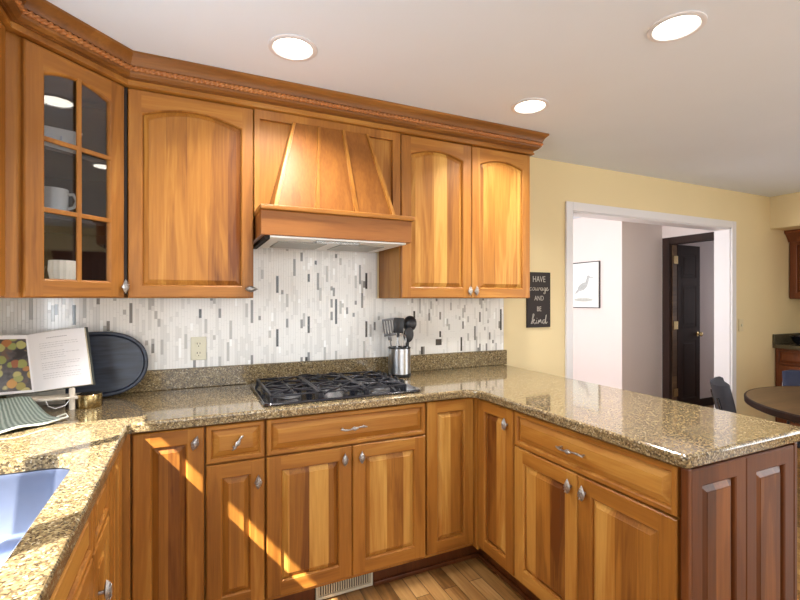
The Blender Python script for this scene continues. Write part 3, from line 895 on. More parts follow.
# outlets and switch
t = thing('wall_outlet', 'cream duplex outlet set in the mosaic left of the cooktop', 'outlet', (0.034, -0.009, 1.115))
MB().box(-0.037, -0.006, -0.060, 0.037, 0, 0.060, bev=0.003).build('cover_plate', CREAM, t)
for zz in (-0.028, 0.020):
    o_ = MB().lathe([(0.017, -0.006), (0.016, -0.0085)], (0, 0, zz), 20, axis='Y').build('socket', CREAM, t)
    bb = MB(); bb.box(-0.008, -0.0090, zz + 0.001, -0.005, -0.0084, zz + 0.010); bb.box(0.005, -0.0090, zz + 0.001, 0.008, -0.0084, zz + 0.010); bb.box(-0.002, -0.0090, zz - 0.010, 0.002, -0.0084, zz - 0.005)
    bb.build('slots', BLACKGAP, o_)
t = thing('light_switch', 'small cream light switch on the yellow wall right of the opening', 'switch', (4.80, -0.001, 1.12))
MB().box(-0.037, -0.006, -0.060, 0.037, 0, 0.060, bev=0.003).build('cover_plate', plain('switch_plate', srgb(216, 200, 160), 0.5), t)
MB().box(-0.006, -0.014, -0.012, 0.006, -0.006, 0.012, bev=0.002).build('toggle', CREAM, t)

# ------------------------------------------------------------------ gas cooktop
ck = thing('gas_cooktop', 'black five burner gas cooktop with cast iron grates set in granite', 'cooktop', (0.655, -0.335, 0.9142))
b = MB()
def rr(hx, hy, z, r=0.03):
    return [(x, y, z) for x, y in fillet([(-hx, -hy), (hx, -hy), (hx, hy), (-hx, hy)], {0: r, 1: r, 2: r, 3: r})]
b.loops([rr(0.378, 0.266, 0), rr(0.380, 0.268, 0.006), rr(0.374, 0.262, 0.012), rr(0.360, 0.248, 0.011), rr(0.350, 0.238, 0.006)], cap0=True)
b.build('plate', BLK, ck, 40)
burn = [(-0.245, -0.125, 0.036), (-0.245, 0.125, 0.045), (-0.01, 0.0, 0.055), (0.185, -0.14, 0.045), (0.185, 0.13, 0.036)]
for bx, by, br in burn:
    o_ = MB().lathe([(br * 1.5, 0.0062), (br * 1.45, 0.010), (br * 1.05, 0.012), (br, 0.022), (br * 0.9, 0.024)], (bx, by, 0), 28).build('burner', DKST, ck, 40)
    MB().lathe([(br * 0.82, 0.0242), (br * 0.84, 0.030), (br * 0.7, 0.033)], (bx, by, 0), 28).build('burner_cap', IRON, o_, 40)
def grate(cx, w2, spots):
    b = MB(); h = 0.038; y2 = 0.225; r = 0.0058
    c = [(cx - w2, -y2), (cx + w2, -y2), (cx + w2, y2), (cx - w2, y2)]
    for i in range(4):
        (xa, ya), (xb, yb) = c[i], c[(i + 1) % 4]
        b.box(min(xa, xb) - r, min(ya, yb) - r, h - 0.008, max(xa, xb) + r, max(ya, yb) + r, h, bev=0.002)
        b.box(xa - r, ya - r, 0.0065, xa + r, ya + r, h - 0.006)
    for xa in (cx - w2, cx + w2):
        b.box(xa - r, -0.006, 0.0065, xa + r, 0.006, h - 0.006)
    b.box(cx - w2, -0.005, h - 0.008, cx + w2, 0.005, h, bev=0.002)
    for (sx, sy, sr_) in spots:
        for k_ in range(4):
            ang = pi / 4 + k_ * pi / 2
            dx, dy = cos(ang), sin(ang)
            ex = (w2 - 0.002) / abs(dx); ey = 0.105 / abs(dy); e_ = min(ex, ey)
            p0 = (sx + dx * sr_ * 0.35, sy + dy * sr_ * 0.35, h - 0.001); p1 = (sx + dx * e_ * 0.7, sy + dy * e_ * 0.7, h + 0.003); p2 = (sx + dx * e_, sy + dy * e_, h - 0.004)
            b.tube([p0, p1, p2], 0.0048, 6)
        for k_ in (-1, 1):
            b.tube([(sx + k_ * sr_ * 0.45, sy, h - 0.003), (sx + k_ * w2, sy, h - 0.003)], 0.0045, 6)
            b.tube([(sx, sy + k_ * sr_ * 0.45, h - 0.003), (sx, sy + k_ * 0.105, h - 0.003)], 0.0045, 6)
    return b.build('grate', IRON, ck, 40)
grate(-0.235, 0.105, [(-0.235, -0.115, 0.04), (-0.235, 0.115, 0.04)])
grate(-0.012, 0.105, [(-0.012, 0.0, 0.05), (-0.012, -0.16, 0.03), (-0.012, 0.16, 0.03)])
grate(0.202, 0.098, [(0.202, -0.115, 0.04), (0.202, 0.115, 0.04)])
for i in range(5):
    b = MB().lathe([(0.021, 0.0065), (0.021, 0.012), (0.0165, 0.014), (0.0155, 0.032), (0.013, 0.034)], (0, 0, 0), 20)
    b.box(-0.004, -0.017, 0.030, 0.004, 0.017, 0.042, bev=0.0015)
    b.build('control_knob', NYL, ck, 40, (0.332, -0.12 + i * 0.078, 0))

# ------------------------------------------------------------------ utensil crock and utensils
CX, CY = 1.118, -0.140
t = thing('utensil_crock', 'brushed steel utensil holder on the counter behind the cooktop', 'utensil holder', (CX, CY, 0.9142))
MB().lathe([(0.066, 0.018), (0.066, 0.165), (0.063, 0.165), (0.062, 0.02)], n=32, cap0=False, cap1=True).build('steel_wall', STEEL, t, 40)
MB().lathe([(0.067, 0.0), (0.069, 0.003), (0.069, 0.017), (0.066, 0.019)], n=32).build('black_base', NYL, t, 40)
MB().lathe([(0.066, 0.165), (0.068, 0.167), (0.068, 0.172), (0.062, 0.172), (0.062, 0.165)], n=32, cap0=False, cap1=False).build('rim', NYL, t, 40)
def utensil(name, label, cat, top, foot, mat_h, head, mat_head, hr=0.006):
    """top / foot: offsets from the crock axis; a handle with a head at the top"""
    f_ = Vector((CX + foot[0], CY + foot[1], 0.9142 + 0.024)); tp = Vector((CX + top[0], CY + top[1], top[2]))
    t = thing(name, label, cat, tuple(f_))
    d_ = tp - f_; mid = d_ * 0.72
    MB().tube([(0, 0, 0), tuple(d_ * 0.4), tuple(mid), tuple(d_ * 0.84)], [hr, hr * 1.1, hr * 0.7, hr * 0.7], 8).build('handle', mat_h, t, 50)
    h = MB(); head(h)
    yaw_ = math.atan2(CAMX[1] - tp.y, CAMX[0] - tp.x) + pi / 2
    q_ = Matrix.Translation(d_) @ Matrix.Rotation(math.asin(max(-1, min(1, d_.x / d_.length))), 4, 'Y') @ Matrix.Rotation(yaw_, 4, 'Z')
    h.xf(q_); h.build('head', mat_head, t, 40)
def h_ladle(h):
    L = []
    for j in range(7):
        a = j / 6 * pi / 2
        L.append([(0.042 * cos(a) * cos(k_ * pi / 9), -0.036 * sin(a) - 0.004, 0.048 * cos(a) * sin(k_ * pi / 9)) if a < 1.56 else (0.002 * cos(k_ * pi / 9), -0.04, 0.002 * sin(k_ * pi / 9)) for k_ in range(18)])
    h.loops(L, cap0=False, cap1=True)
    L2_ = [[(x * 0.93, y * 0.9 + 0.001, z * 0.93) for x, y, z in r_] for r_ in L]; h.loops(L2_, cap0=False, cap1=True)
    h.tube([(0, 0.0, -0.045), (0, 0.004, -0.07)], 0.006, 8)
def h_spoon(h): h.ell((0, 0, 0), 0.030, 0.008, 0.046); h.tube([(0, 0, -0.04), (0, 0, -0.07)], 0.007, 8)
def h_turner(h):
    for k_ in range(5): h.box(-0.036 + k_ * 0.0155, -0.002, -0.035, -0.026 + k_ * 0.0155, 0.002, 0.045)
    h.box(-0.036, -0.003, -0.048, 0.036, 0.003, -0.033, bev=0.001); h.box(-0.036, -0.003, 0.043, 0.036, 0.003, 0.056, bev=0.001); h.tube([(0, 0, -0.045), (0, 0, -0.08)], 0.007, 8)
def h_spat(h): h.box(-0.030, -0.004, -0.045, 0.030, 0.004, 0.045, bev=0.004); h.tube([(0, 0, -0.045), (0, 0, -0.07)], 0.008, 8)
def h_whisk(h):
    for k_ in range(5):
        a = k_ * pi / 5
        h.tube([(0.024 * sin(th) * cos(a) * (1 if th < 7 else 1), 0.024 * sin(th) * sin(a), -0.04 * cos(th)) for th in [i * 2 * pi / 12 for i in range(13)]], 0.0012, 5)
utensil('ladle', 'black ladle leaning right in the steel utensil holder', 'ladle', (0.078, 0.020, 1.222), (0.026, 0.012, 0), NYL, h_ladle, NYL)
utensil('serving_spoon', 'black spoon low at the middle of the utensil holder', 'spoon', (0.046, -0.030, 1.160), (0.026, -0.022, 0), STEEL, h_spoon, NYL)
utensil('slotted_turner', 'grey slotted turner leaning left in the utensil holder', 'turner', (-0.058, 0.02, 1.200), (-0.018, 0.028, 0), STEEL, h_turner, DKST)
utensil('spatula', 'broad black spatula standing upright in the utensil holder', 'spatula', (-0.010, -0.012, 1.215), (-0.028, -0.004, 0), STEEL, h_spat, NYL)
utensil('tongs', 'thin steel utensil leaning far left out of the holder', 'tongs', (-0.080, -0.02, 1.185), (-0.030, -0.02, 0), DKST, lambda h: (h.box(-0.010, -0.004, -0.03, -0.004, 0.004, 0.035, bev=0.001), h.box(0.004, -0.004, -0.03, 0.010, 0.004, 0.035, bev=0.001), h.box(-0.01, -0.004, -0.055, 0.01, 0.004, -0.03, bev=0.001)), DKST, 0.005)
utensil('whisk', 'small steel wire whisk low in front inside the utensil holder', 'whisk', (0.0, -0.040, 1.128), (0.0, -0.036, 0), STEEL, h_whisk, STEEL, 0.004)

# ------------------------------------------------------------------ oval tray against the backsplash
t = thing('oval_tray', 'black oval wooden tray propped on its side behind the cookbook', 'tray', (-0.395, -0.085, 0.9145)); t.rotation_euler = (R(-9), 0, 0)
def stad(ins, y, hw=0.205, hh=0.152):
    out = []
    for i in range(64):
        a = 2 * pi * i / 64; c_, s_ = cos(a), sin(a)
        out.append(((hw - ins) * math.copysign(abs(c_) ** 0.85, c_), y, 0.152 + (hh - ins) * math.copysign(abs(s_) ** 0.9, s_)))
    return out
b = MB(); b.loops([stad(0.01, 0.0), stad(0.0, -0.005), stad(0.0, -0.018), stad(0.004, -0.022), stad(0.013, -0.022), stad(0.020, -0.010), stad(0.03, -0.008)], cap0=True)
b.build('tray_body', TRAYM, t, 40)

# ------------------------------------------------------------------ cookbook on its stand
def from_px(px, py, Y):
    u = (px - 400) / FPX; v = (CYP - py) / FPX
    dx, dy = sin(YAW) + u * cos(YAW), cos(YAW) - u * sin(YAW); s_ = (Y + CAMD) / dy
    return Vector((s_ * dx, Y, CAMH + s_ * v))
bo = thing('cookbook', 'open cookbook with recipe page and food photo leaning on a stand', 'book', (-0.58, -0.24, 0.985))
BO = Vector((-0.58, -0.24, 0.985))
rtl, rtr, rbr, rbl = from_px(27, 335, -0.185), from_px(84, 327.5, -0.215), from_px(91.5, 384, -0.285), from_px(34, 392, -0.250)
nrm = (rtr - rbr).cross(rbl - rbr).normalized()
if nrm.y > 0: nrm = -nrm
def page_block(name, tl, tr, br, bl, th, mats, bulge=0.010):
    b = MB(); n = 10; front_, back_ = [], []
    for j in (0, 1):
        rowf, rowb = [], []
        for i in range(n + 1):
            f_ = i / n
            base_ = (bl.lerp(br, f_) if j == 0 else tl.lerp(tr, f_)) - BO
            bg_ = bulge * math.sin(pi * min(1, f_ * 1.0)) 
            rowf.append(base_ + nrm * (bg_)); rowb.append(base_ - nrm * th)
        front_.append(rowf); back_.append(rowb)
    for i in range(n):
        b.f([front_[0][i], front_[0][i + 1], front_[1][i + 1], front_[1][i]], 0)
        b.f([back_[0][i + 1], back_[0][i], back_[1][i], back_[1][i + 1]], 1)
        b.f([front_[0][i], back_[0][i], back_[0][i + 1], front_[0][i + 1]], 1)
        b.f([front_[1][i + 1], back_[1][i + 1], back_[1][i], front_[1][i]], 1)
    b.f([front_[0][n], back_[0][n], back_[1][n], front_[1][n]], 1); b.f([front_[0][0], front_[1][0], back_[1][0], back_[0][0]], 1)
    return b.build(name, mats, bo), front_
pg, fr_ = page_block('right_page', rtl, rtr, rbr, rbl, 0.016, [PAPER, PEDGE])
tag(pg, 'white page of printed recipe text')
wv_ = (rbr - rbl); hv_ = (rtl - rbl)
ltl, lbl = rtl - (rtr - rtl) * 0.98 + Vector((0, -0.03, 0)), rbl - (rbr - rbl) * 0.98 + Vector((0, -0.05, 0))
ltl.z = rtl.z - 0.002; lbl.z = rbl.z - 0.004
pl_, _ = page_block('left_page', ltl, rtl, rbl, lbl, 0.012, [PAPER, PEDGE])
lp0 = lambda u_, v_, o_=0.0: (lbl.lerp(rbl, u_)).lerp(ltl.lerp(rtl, u_), v_) - BO + nrm * (0.010 * math.sin(pi * u_) + o_)
b = MB()
for i in range(10):
    a, c = 0.02 + 0.955 * i / 10, 0.02 + 0.955 * (i + 1) / 10
    b.f([lp0(a, 0.04, 0.0008), lp0(c, 0.04, 0.0008), lp0(c, 0.93, 0.0008), lp0(a, 0.93, 0.0008)])
tag(b.build('food_photograph', PHOTOM, pl_), 'full page photo of plated vegetables')
# recipe print: a title, lines of small words
b = MB(); rg = random.Random(3)
rp_ = lambda u_, v_: (rbl.lerp(rbr, u_)).lerp(rtl.lerp(rtr, u_), v_) - BO + nrm * (0.010 * math.sin(pi * u_) + 0.0009)
def word(u0, u1, v0, v1): b.f([rp_(u0, v0), rp_(u1, v0), rp_(u1, v1), rp_(u0, v1)])
u_ = 0.34
while u_ < 0.68: word(u_, u_ + 0.022, 0.885, 0.90); u_ += 0.03
for row in range(17):
    v_ = 0.80 - row * 0.038
    if row in (3, 8, 13): continue
    u_ = 0.2; end = 0.84 if rg.random() < 0.7 else 0.6
    while u_ < end:
        L_ = rg.uniform(0.02, 0.06); word(u_, u_ + L_, v_, v_ + 0.006); u_ += L_ + 0.012
b.build('recipe_print', plain('recipe_ink', srgb(176, 174, 178), 0.8), pg)
b = MB()
off_ = -nrm * 0.019
for (p0, p1, p2, p3) in ((rtl, rtr, rbr, rbl), (ltl, rtl, rbl, lbl)):
    ex = 0.006
    q4 = [p - BO + off_ for p in (p0 + Vector((0, 0, ex)), p1 + Vector((ex, 0, ex)), p2 + Vector((ex, 0, -ex * 0.4)), p3 + Vector((0, 0, -ex * 0.4)))]
    b.loops([q4, [p - nrm * 0.003 for p in q4]], cap0=True)
b.build('cover', plain('book_cover', srgb(70, 74, 70), 0.6), bo)
t = thing('book_stand', 'whitewashed wooden stand with little posts holding the cookbook', 'book stand', (-0.58, -0.25, 0.9142))
b = MB()
b.box(-0.24, -0.065, 0.044, 0.155, 0.02, 0.054, bev=0.002); b.build('ledge', WASH, t)
for (px, py) in ((0.132, -0.052), (-0.13, -0.085)):
    MB().lathe([(0.011, 0.0), (0.011, 0.085), (0.008, 0.089)], (px, py, 0), 14).build('post', WASH, t, 40)
MB().box(-0.12, 0.08, 0.0, 0.08, 0.092, 0.20, bev=0.002).xf(Matrix.Rotation(0, 4, 'X')).build('easel_back', WASH, t)
MB().tube([(0.05, -0.075, 0.046), (0.06, -0.085, 0.026), (0.085, -0.09, 0.016), (0.115, -0.083, 0.024), (0.128, -0.07, 0.044)], 0.0018, 6).build('wire', WHITE, t, 40)
# brass tin
t = thing('candle_tin', 'small round brass tin on the counter beside the cookbook', 'tin', (-0.392, -0.275, 0.9142))
MB().lathe([(0.043, 0), (0.045, 0.003), (0.045, 0.042), (0.043, 0.042), (0.042, 0.006)], n=32, cap1=True).build('tin_body', BRASS, t, 40)
MB().lathe([(0.0462, 0.040), (0.0462, 0.054), (0.0445, 0.056), (0.035, 0.056)], n=32).build('lid', BRASS, t, 40)
# knitted towel
tw = thing('kitchen_towel', 'grey green knitted towel draped in front of the cookbook', 'towel', (-0.62, -0.48, 0.9145))
b = MB(); uvl = b.b.loops.layers.uv.new('UVMap')
A, Bp, C_, D_ = Vector((-0.575, -0.345, 0.985)), Vector((-0.43, -0.525, 0.921)), Vector((-0.60, -0.655, 0.9215)), Vector((-0.82, -0.47, 0.9215))
A2 = Vector((-0.80, -0.34, 0.985)); D_ = Vector((-0.83, -0.62, 0.9215))
n, m_ = 30, 20; V = []
for j in range(m_ + 1):
    v_ = j / m_; row = []
    for i in range(n + 1):
        u_ = i / n
        top_ = A2.lerp(A, u_); bot = D_.lerp(C_.lerp(Bp, max(0, (u_ - 0.45) / 0.55)), min(1, u_ / 0.45)) if u_ < 0.45 else C_.lerp(Bp, (u_ - 0.45) / 0.55)
        p = top_.lerp(bot, v_)
        zz = 0.9225 + (p.z * 0 + (0.985 - 0.9225)) * max(0, 1 - v_ * 1.5) ** 1.3
        zz += 0.004 * sin(u_ * 17 + v_ * 3) * (0.3 + v_ * 0.5) + 0.004
        row.append(b.b.verts.new((p.x + 0.62, p.y + 0.48, zz - 0.9145)))
    V.append(row)
for j in range(m_):
    for i in range(n):
        fc = b.b.faces.new((V[j][i], V[j + 1][i], V[j + 1][i + 1], V[j][i + 1]))
        for lp, (a, c) in zip(fc.loops, ((i, j), (i, j + 1), (i + 1, j + 1), (i + 1, j))): lp[uvl].uv = (a / n, c / m_)
edge = [Vector(V[m_][i].co) for i in range(n + 1)] ; side = [Vector(V[j][n].co) for j in range(m_ + 1)]
o_ = b.build('towel_cloth', TOWELM, tw, 60)
sm = o_.modifiers.new('thickness', 'SOLIDIFY'); sm.thickness = 0.004; sm.offset = 1
MB().tube(edge, 0.0038, 6).build('hem', GREEN, tw, 60)
MB().tube([side[-1], side[-1] + Vector((0.012, 0.008, 0.002)), side[-2] + Vector((0.006, 0.03, 0.008)), side[-5]], 0.003, 6).build('hanging_loop', GREEN, tw, 60)

# ------------------------------------------------------------------ things in the glass cabinet
def mug(label, loc, rz):
    t = thing('mug', label, 'mug', loc, rz)
    MB().lathe([(0.036, 0.0), (0.044, 0.006), (0.050, 0.05), (0.051, 0.105), (0.0475, 0.105), (0.045, 0.03), (0.03, 0.012)], n=28).build('cup', CERAM, t, 40)
    MB().tube([(0.047, 0, 0.085), (0.068, 0, 0.088), (0.080, 0, 0.062), (0.070, 0, 0.036), (0.048, 0, 0.028)], 0.0065, 8).build('handle', CERAM, t, 40)
    return t
mug('white mug on a saucer behind the glass cabinet door', (-0.497, -0.365, 1.7005), R(-8))
t = thing('saucer', 'white saucer under the mug on the middle glass cabinet shelf', 'saucer', (-0.497, -0.365, 1.6845))
MB().lathe([(0.04, 0.0), (0.075, 0.010), (0.078, 0.013), (0.07, 0.013), (0.04, 0.012), (0.01, 0.012)], n=32).build('dish', CERAM, t, 40)
t = thing('serving_dish', 'white square serving dish on the top glass cabinet shelf', 'dish', (-0.49, -0.34, 1.9375), R(20))
b = MB()
def sq(h_, z, r=0.012): return [(x, y, z) for x, y in fillet([(-h_, -h_), (h_, -h_), (h_, h_), (-h_, h_)], {i: r for i in range(4)})]
b.loops([sq(0.055, 0), sq(0.072, 0.09), sq(0.076, 0.098), sq(0.072, 0.098), sq(0.068, 0.09), sq(0.052, 0.012)], cap0=True); b.build('bowl', CERAM, t, 40)
MB().box(0.0, -0.077, 0.03, 0.006, -0.066, 0.07).build('handle', STEEL, t)
t = thing('votive_holder', 'glowing fluted glass candle holder on the cabinet bottom shelf', 'candle holder', (-0.462, -0.385, 1.3935))
b = MB(); L = []
for r, h in ((0.024, 0.032), (0.038, 0.050), (0.045, 0.09), (0.043, 0.128), (0.038, 0.128), (0.034, 0.06)):
    L.append([(r * (1 + 0.06 * (k_ % 2)) * cos(2 * pi * k_ / 28), r * (1 + 0.06 * (k_ % 2)) * sin(2 * pi * k_ / 28), h) for k_ in range(28)])
b.loops(L, cap0=True); b.build('fluted_glass', VOTM, t)
MB().lathe([(0.024, 0), (0.022, 0.004), (0.010, 0.012), (0.012, 0.031)], n=20).build('foot', STEEL, t, 40)
t = thing('glass_bowl', 'clear glass bowl behind the candle holder in the corner cabinet', 'bowl', (-0.60, -0.235, 1.3935))
MB().lathe([(0.04, 0), (0.07, 0.02), (0.095, 0.07), (0.10, 0.11), (0.097, 0.11), (0.09, 0.07), (0.065, 0.024)], n=28).build('bowl', CLEAR, t, 40)

# ------------------------------------------------------------------ sign
t = thing('wall_sign', 'small black sign with white lettering on the yellow wall', 'sign', (2.293, -0.001, 1.365))
MB().box(-0.108, -0.014, -0.2, 0.108, 0, 0.2, bev=0.002).build('board', SIGNB, t)
def text(s_, x, z, size, parent, mat, shear=0.0, name='lettering', y=-0.0145, sx=1.0, bold=0.0):
    cu = bpy.data.curves.new(name, 'FONT'); cu.body = s_; cu.size = size; cu.align_x = 'CENTER'; cu.align_y = 'CENTER'; cu.extrude = 0.0005; cu.shear = shear; cu.offset = bold
    tmp = bpy.data.objects.new(name, cu); COL.objects.link(tmp)
    bpy.context.view_layer.update()
    me = bpy.data.meshes.new_from_object(tmp.evaluated_get(bpy.context.evaluated_depsgraph_get()))
    bpy.data.objects.remove(tmp); me.materials.clear(); me.materials.append(mat)
    o = bpy.data.objects.new(name, me); COL.objects.link(o)
    o.parent = parent; o.location = (x, y, z); o.rotation_euler = (pi / 2, 0, 0); o.scale = (sx, 1, 1)
    return o
def cursive(strokes, x, z, s_, parent, r=0.0024):
    b = MB()
    for st in strokes:
        pts = []
        P_ = [Vector((a, 0, c)) for a, c in st]
        for i in range(len(P_) - 1):
            p0, p1, p2, p3 = P_[max(i - 1, 0)], P_[i], P_[i + 1], P_[min(i + 2, len(P_) - 1)]
            for k_ in range(5):
                u_ = k_ / 5
                pts.append(0.5 * ((2 * p1) + (p2 - p0) * u_ + (2 * p0 - 5 * p1 + 4 * p2 - p3) * u_ * u_ + (3 * p1 - p0 - 3 * p2 + p3) * u_ ** 3))
        pts.append(P_[-1]); b.tube([(p.x * s_, 0, p.z * s_) for p in pts], r, 6)
    b.build('script_lettering', SIGNW, parent, 60, (x, -0.0155, z))
text('HAVE', 0, 0.148, 0.062, t, SIGNW, sx=0.78)
text('AND', 0, 0.010, 0.050, t, SIGNW, sx=0.8)
text('BE', 0, -0.068, 0.050, t, SIGNW, sx=0.8)
cou = [[(0.9, 0.85), (0.5, 1.0), (0.1, 0.5), (0.4, 0.0), (0.9, 0.2), (1.2, 0.6)], [(1.7, 1.0), (1.3, 0.7), (1.4, 0.1), (1.9, 0.1), (2.1, 0.7), (1.7, 1.0), (2.2, 0.9)],
       [(2.5, 1.0), (2.4, 0.3), (2.7, 0.0), (3.1, 0.5), (3.2, 1.0), (3.2, 0.2), (3.5, 0.1)], [(3.7, 0.0), (3.9, 1.0), (4.0, 0.8), (4.4, 0.9), (4.4, 0.3)],
       [(5.3, 0.9), (4.8, 0.9), (4.6, 0.3), (5.0, 0.0), (5.3, 0.6), (5.4, 0.9), (5.4, 0.1), (5.7, 0.2)], [(6.6, 0.9), (6.1, 0.9), (5.9, 0.3), (6.3, 0.1), (6.6, 0.8), (6.5, -0.8), (6.0, -1.0), (6.0, -0.6), (6.9, 0.1)],
       [(7.0, 0.4), (7.5, 0.7), (7.4, 1.0), (7.1, 0.8), (7.1, 0.2), (7.5, 0.0), (8.0, 0.4)]]
cursive([[(a - 4.0, c - 0.5) for a, c in s_] for s_ in cou], 0.0, 0.078, 0.0225, t)
kin = [[(0.0, 0.0), (0.5, 1.2), (0.9, 2.2), (0.6, 2.3), (0.4, 1.2), (0.3, 0.0)], [(0.4, 0.6), (0.9, 1.1), (1.0, 0.8), (0.6, 0.6), (1.1, 0.0), (1.5, 0.3)], [(1.7, 0.9), (1.7, 0.1), (2.1, 0.3)],
       [(2.2, 0.0), (2.4, 0.9), (2.5, 0.4), (2.9, 1.0), (3.1, 0.3), (3.4, 0.1)], [(4.3, 0.9), (3.8, 0.9), (3.6, 0.3), (4.0, 0.0), (4.4, 0.8), (4.7, 2.1), (4.5, 0.8), (4.6, 0.0), (5.1, 0.4)], [(1.8, 1.3), (1.82, 1.4)]]
cursive([[(a - 2.5, c - 0.8) for a, c in s_] for s_ in kin], 0.0, -0.150, 0.030, t, 0.003)

# ------------------------------------------------------------------ ceiling lights
def clight(label, x, y, power=13, first=None):
    t = thing('recessed_light', label, 'ceiling light', (x, y, ZC - 0.0005), 0, 'recessed ceiling lights')
    MB().lathe([(0.098, 0.0), (0.098, -0.004), (0.090, -0.007), (0.080, -0.006), (0.076, -0.0005)], n=36, cap0=False, cap1=False).build('trim_ring', WHITE, t, 40)
    MB().lathe([(0.077, -0.0008), (0.060, -0.0030), (0.01, -0.0035)], n=36, cap0=False).build('lens', LAMPM, t, 40)
    l = bpy.data.lights.new('recessed_lamp', 'AREA'); l.shape = 'DISK'; l.size = 0.15; l.spread = R(125); l.energy = power; l.color = (1.0, 0.96, 0.91)
    o = bpy.data.objects.new('recessed_lamp', l); COL.objects.link(o); o.parent = t; o.location = (0, 0, -0.012)
clight('recessed light above the hood, leftmost of the three on the ceiling', 0.378, -0.702)
clight('smallest recessed light, above the cabinet right of the hood', 1.640, -0.672)
clight('recessed light over the peninsula, topmost and rightmost of three', 1.665, -1.455)

# ------------------------------------------------------------------ hall picture
t = thing('framed_picture', 'thin black framed print of a standing grey bird in the hall', 'picture', (4.468, 1.60, 1.546), -pi / 2)
hw, hh = 0.252, 0.285
b = MB(); fw = 0.009
b.box(-hw, -0.022, -hh, -hw + fw, 0, hh); b.box(hw - fw, -0.022, -hh, hw, 0, hh); b.box(-hw + fw, -0.022, -hh, hw - fw, 0, -hh + fw); b.box(-hw + fw, -0.022, hh - fw, hw - fw, 0, hh)
b.build('frame', plain('dark_frame', srgb(74, 70, 72), 0.4), t)
MB().box(-hw + fw, -0.010, -hh + fw, hw - fw, -0.002, hh - fw).build('print', plain('print_paper', srgb(232, 238, 238), 0.6), t)
b = MB()
def blob(cx, cz, rx, rz, rot=0, y=-0.0108, n=20):
    pts = []
    for i in range(n):
        a = 2 * pi * i / n; x, z = rx * cos(a), rz * sin(a)
        pts.append((cx + x * cos(rot) - z * sin(rot), y, cz + x * sin(rot) + z * cos(rot)))
    b.f(pts)
blob(-0.01, -0.02, 0.085, 0.042, 0.45); blob(0.06, 0.045, 0.022, 0.05, -0.35, -0.0110); blob(0.078, 0.095, 0.026, 0.022, 0, -0.0112); blob(0.125, 0.09, 0.035, 0.006, -0.15, -0.0114)
blob(-0.09, -0.075, 0.05, 0.014, 0.7, -0.0116); b.box(0.0, -0.011, -0.16, 0.004, -0.0105, -0.05); b.box(0.025, -0.011, -0.16, 0.029, -0.0105, -0.045)
b.build('bird_drawing', plain('bird_grey', srgb(184, 190, 192), 0.8, noise=0.25, scale=60), t)
b = MB(); blob(0.0, -0.185, 0.15, 0.022, 0.0, -0.0109); b.build('ground_shading', plain('bird_ground', srgb(196, 200, 196), 0.8, noise=0.2, scale=50), t)

# ------------------------------------------------------------------ far right kitchen run
t = thing('base_cabinet', 'dark brown base cabinet against the far yellow wall behind the table', 'cabinet', (5.39, -0.006, 0), -pi / 2)
BM = (W_BR, W_BR, W_BR)
MB().box(0.0, 0.0005, 0.10, 1.9, 0.55, 0.874).build('carcass', W_BR, t); MB().box(0.0, 0.07, 0.001, 1.9, 0.5, 0.099).build('toe_kick', W_DK, t)
for i in range(4):
    dr(t, 0.02 + i * 0.47, 0.48 + i * 0.47, ZD, ZT, mats=BM); q = do(t, 0.02 + i * 0.47, 0.48 + i * 0.47, ZB, ZD - 0.004, mats=BM)
GR2 = plain('dark_stone', srgb(92, 84, 66), 0.12, noise=0.5, scale=160)
t = thing('countertop', 'dark stone countertop on the far cabinets under the soffit', 'countertop', (5.34, -0.003, 0.876))
MB().box(0, -1.93, 0, 0.60, 0, 0.038, bev=0.004).build('slab', GR2, t)
b = MB(); b.box(0.0, -0.022, 0.0385, 0.60, -0.001, 0.138, bev=0.002); b.box(0.58, -1.93, 0.0385, 0.60, -0.0225, 0.138); b.build('backsplash', GR2, t)
t = thing('metal_bowl', 'black bowl at the right edge on the far dark countertop', 'bowl', (5.52, -0.16, 0.9145))
MB().lathe([(0.03, 0), (0.035, 0.004), (0.06, 0.03), (0.09, 0.085), (0.087, 0.085), (0.056, 0.032), (0.03, 0.010)], n=28).build('bowl', BLK, t, 40)
t = thing('wall_cabinet', 'dark brown wall cabinet with crown under the yellow soffit at right', 'cabinet', (5.66, -0.004, 0), -pi / 2)
MB().box(0.0, 0.0005, 1.372, 1.9, 0.285, 2.0).build('carcass', W_BR, t)
for i in range(4): do(t, 0.004 + i * 0.47, 0.47 + i * 0.47, 1.374, 1.99, mats=BM)
b = MB(); b.loops([[(x, y, z) for y, z in ((0.02, 1.96), (-0.03, 1.96), (-0.04, 1.985), (-0.075, 2.03), (-0.105, 2.05), (-0.105, 2.076), (0.02, 2.076))] for x in (0.0, 1.9)], cap0=True)
b.build('crown', W_BR, t)

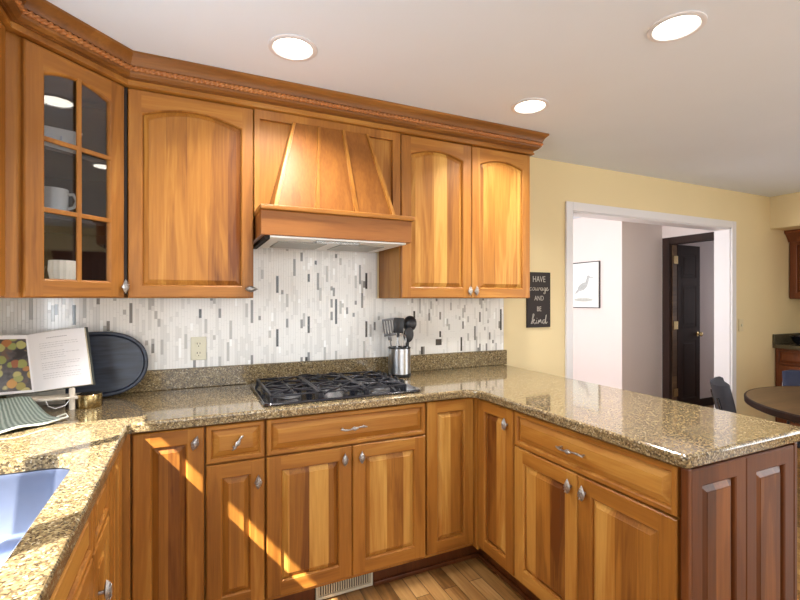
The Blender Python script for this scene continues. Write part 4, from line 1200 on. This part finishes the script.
# ------------------------------------------------------------------ dining table and chairs
TX, TY = 3.65, -1.43
t = thing('dining_table', 'round brown wooden dining table at the right beyond the peninsula', 'table', (TX, TY, 0))
MB().lathe([(0.65, 0.690), (0.685, 0.695), (0.690, 0.700), (0.690, 0.742)], n=72).build('tabletop', W_TB, t, 30)
MB().lathe([(0.691, 0.698), (0.700, 0.704), (0.702, 0.736), (0.697, 0.7425), (0.691, 0.7425)], n=72, cap0=False, cap1=False).build('edge_band', W_DK, t, 30)
MB().lathe([(0.11, 0.085), (0.07, 0.12), (0.055, 0.30), (0.085, 0.42), (0.06, 0.55), (0.10, 0.66), (0.22, 0.694)], n=32).build('pedestal', W_BR, t, 40)
for k_ in range(4):
    a = k_ * pi / 2 + pi / 4; b = MB()
    b.loops([[(0.05, -0.03, 0.06), (0.05, 0.03, 0.06), (0.05, 0.03, 0.2), (0.05, -0.03, 0.2)], [(0.25, -0.028, 0.05), (0.25, 0.028, 0.05), (0.25, 0.028, 0.12), (0.25, -0.028, 0.12)], [(0.42, -0.025, 0.001), (0.42, 0.025, 0.001), (0.42, 0.025, 0.045), (0.42, -0.025, 0.045)]], cap0=True)
    b.xf(Matrix.Rotation(a, 4, 'Z')).build('foot', W_BR, t)


def chair(label, loc, rz, mat):
    """faces local -y"""
    t = thing('dining_chair', label, 'chair', loc, rz)
    def slab(name, pts, hw, th, taper=0.85):
        b = MB(); L = []
        P_ = [Vector((0, y, z)) for y, z in pts]
        for i, p in enumerate(P_):
            tg = (P_[min(i + 1, len(P_) - 1)] - P_[max(i - 1, 0)]).normalized(); nn = Vector((0, -tg.z, tg.y))
            f_ = i / (len(P_) - 1); e = max(0.0, 1 - (2 * f_ - 1) ** 6) ** 0.5
            w_ = hw * (0.72 + 0.28 * e); th_ = th * (0.35 + 0.65 * e)
            ring = []
            for k_ in range(16):
                a = 2 * pi * k_ / 16; cx_ = math.copysign(abs(cos(a)) ** 0.5, cos(a)); sz = math.copysign(abs(sin(a)) ** 0.9, sin(a))
                curve = 0.03 * (cx_ ** 2)
                ring.append(tuple(p + Vector((w_ * cx_, 0, 0)) + nn * (th_ * sz + (curve if name == 'backrest' else 0))))
            L.append(ring)
        b.loops(L, cap0=True); return b.build(name, mat, t, 50)
    slab('seat', [(-0.24, 0.445), (-0.22, 0.45), (-0.12, 0.455), (0.0, 0.452), (0.12, 0.448), (0.20, 0.45), (0.22, 0.455)], 0.22, 0.028)
    slab('backrest', [(0.245, 0.47), (0.25, 0.49), (0.265, 0.56), (0.28, 0.65), (0.30, 0.74), (0.31, 0.785), (0.312, 0.80)], 0.20, 0.044)
    for sx in (-1, 1):
        for fy in (-1, 1):
            MB().tube([(sx * 0.19, fy * 0.19, 0.425), (sx * 0.22, fy * 0.24, 0.001)], 0.011, 8).build('leg', BLK, t, 50)
        MB().tube([(sx * 0.19, 0.10, 0.424), (sx * 0.19, 0.262, 0.45), (sx * 0.19, 0.292, 0.56), (sx * 0.17, 0.325, 0.70)], 0.009, 8).build('back_strut', BLK, t, 50)
    return t
chair('grey padded chair beside the white opening casing, left of the table', (3.56, -0.86, 0), R(36), GREYF)
chair('blue grey chair pushed in behind the round table at the right edge', (4.27, -0.90, 0), R(-43), BLUEF)
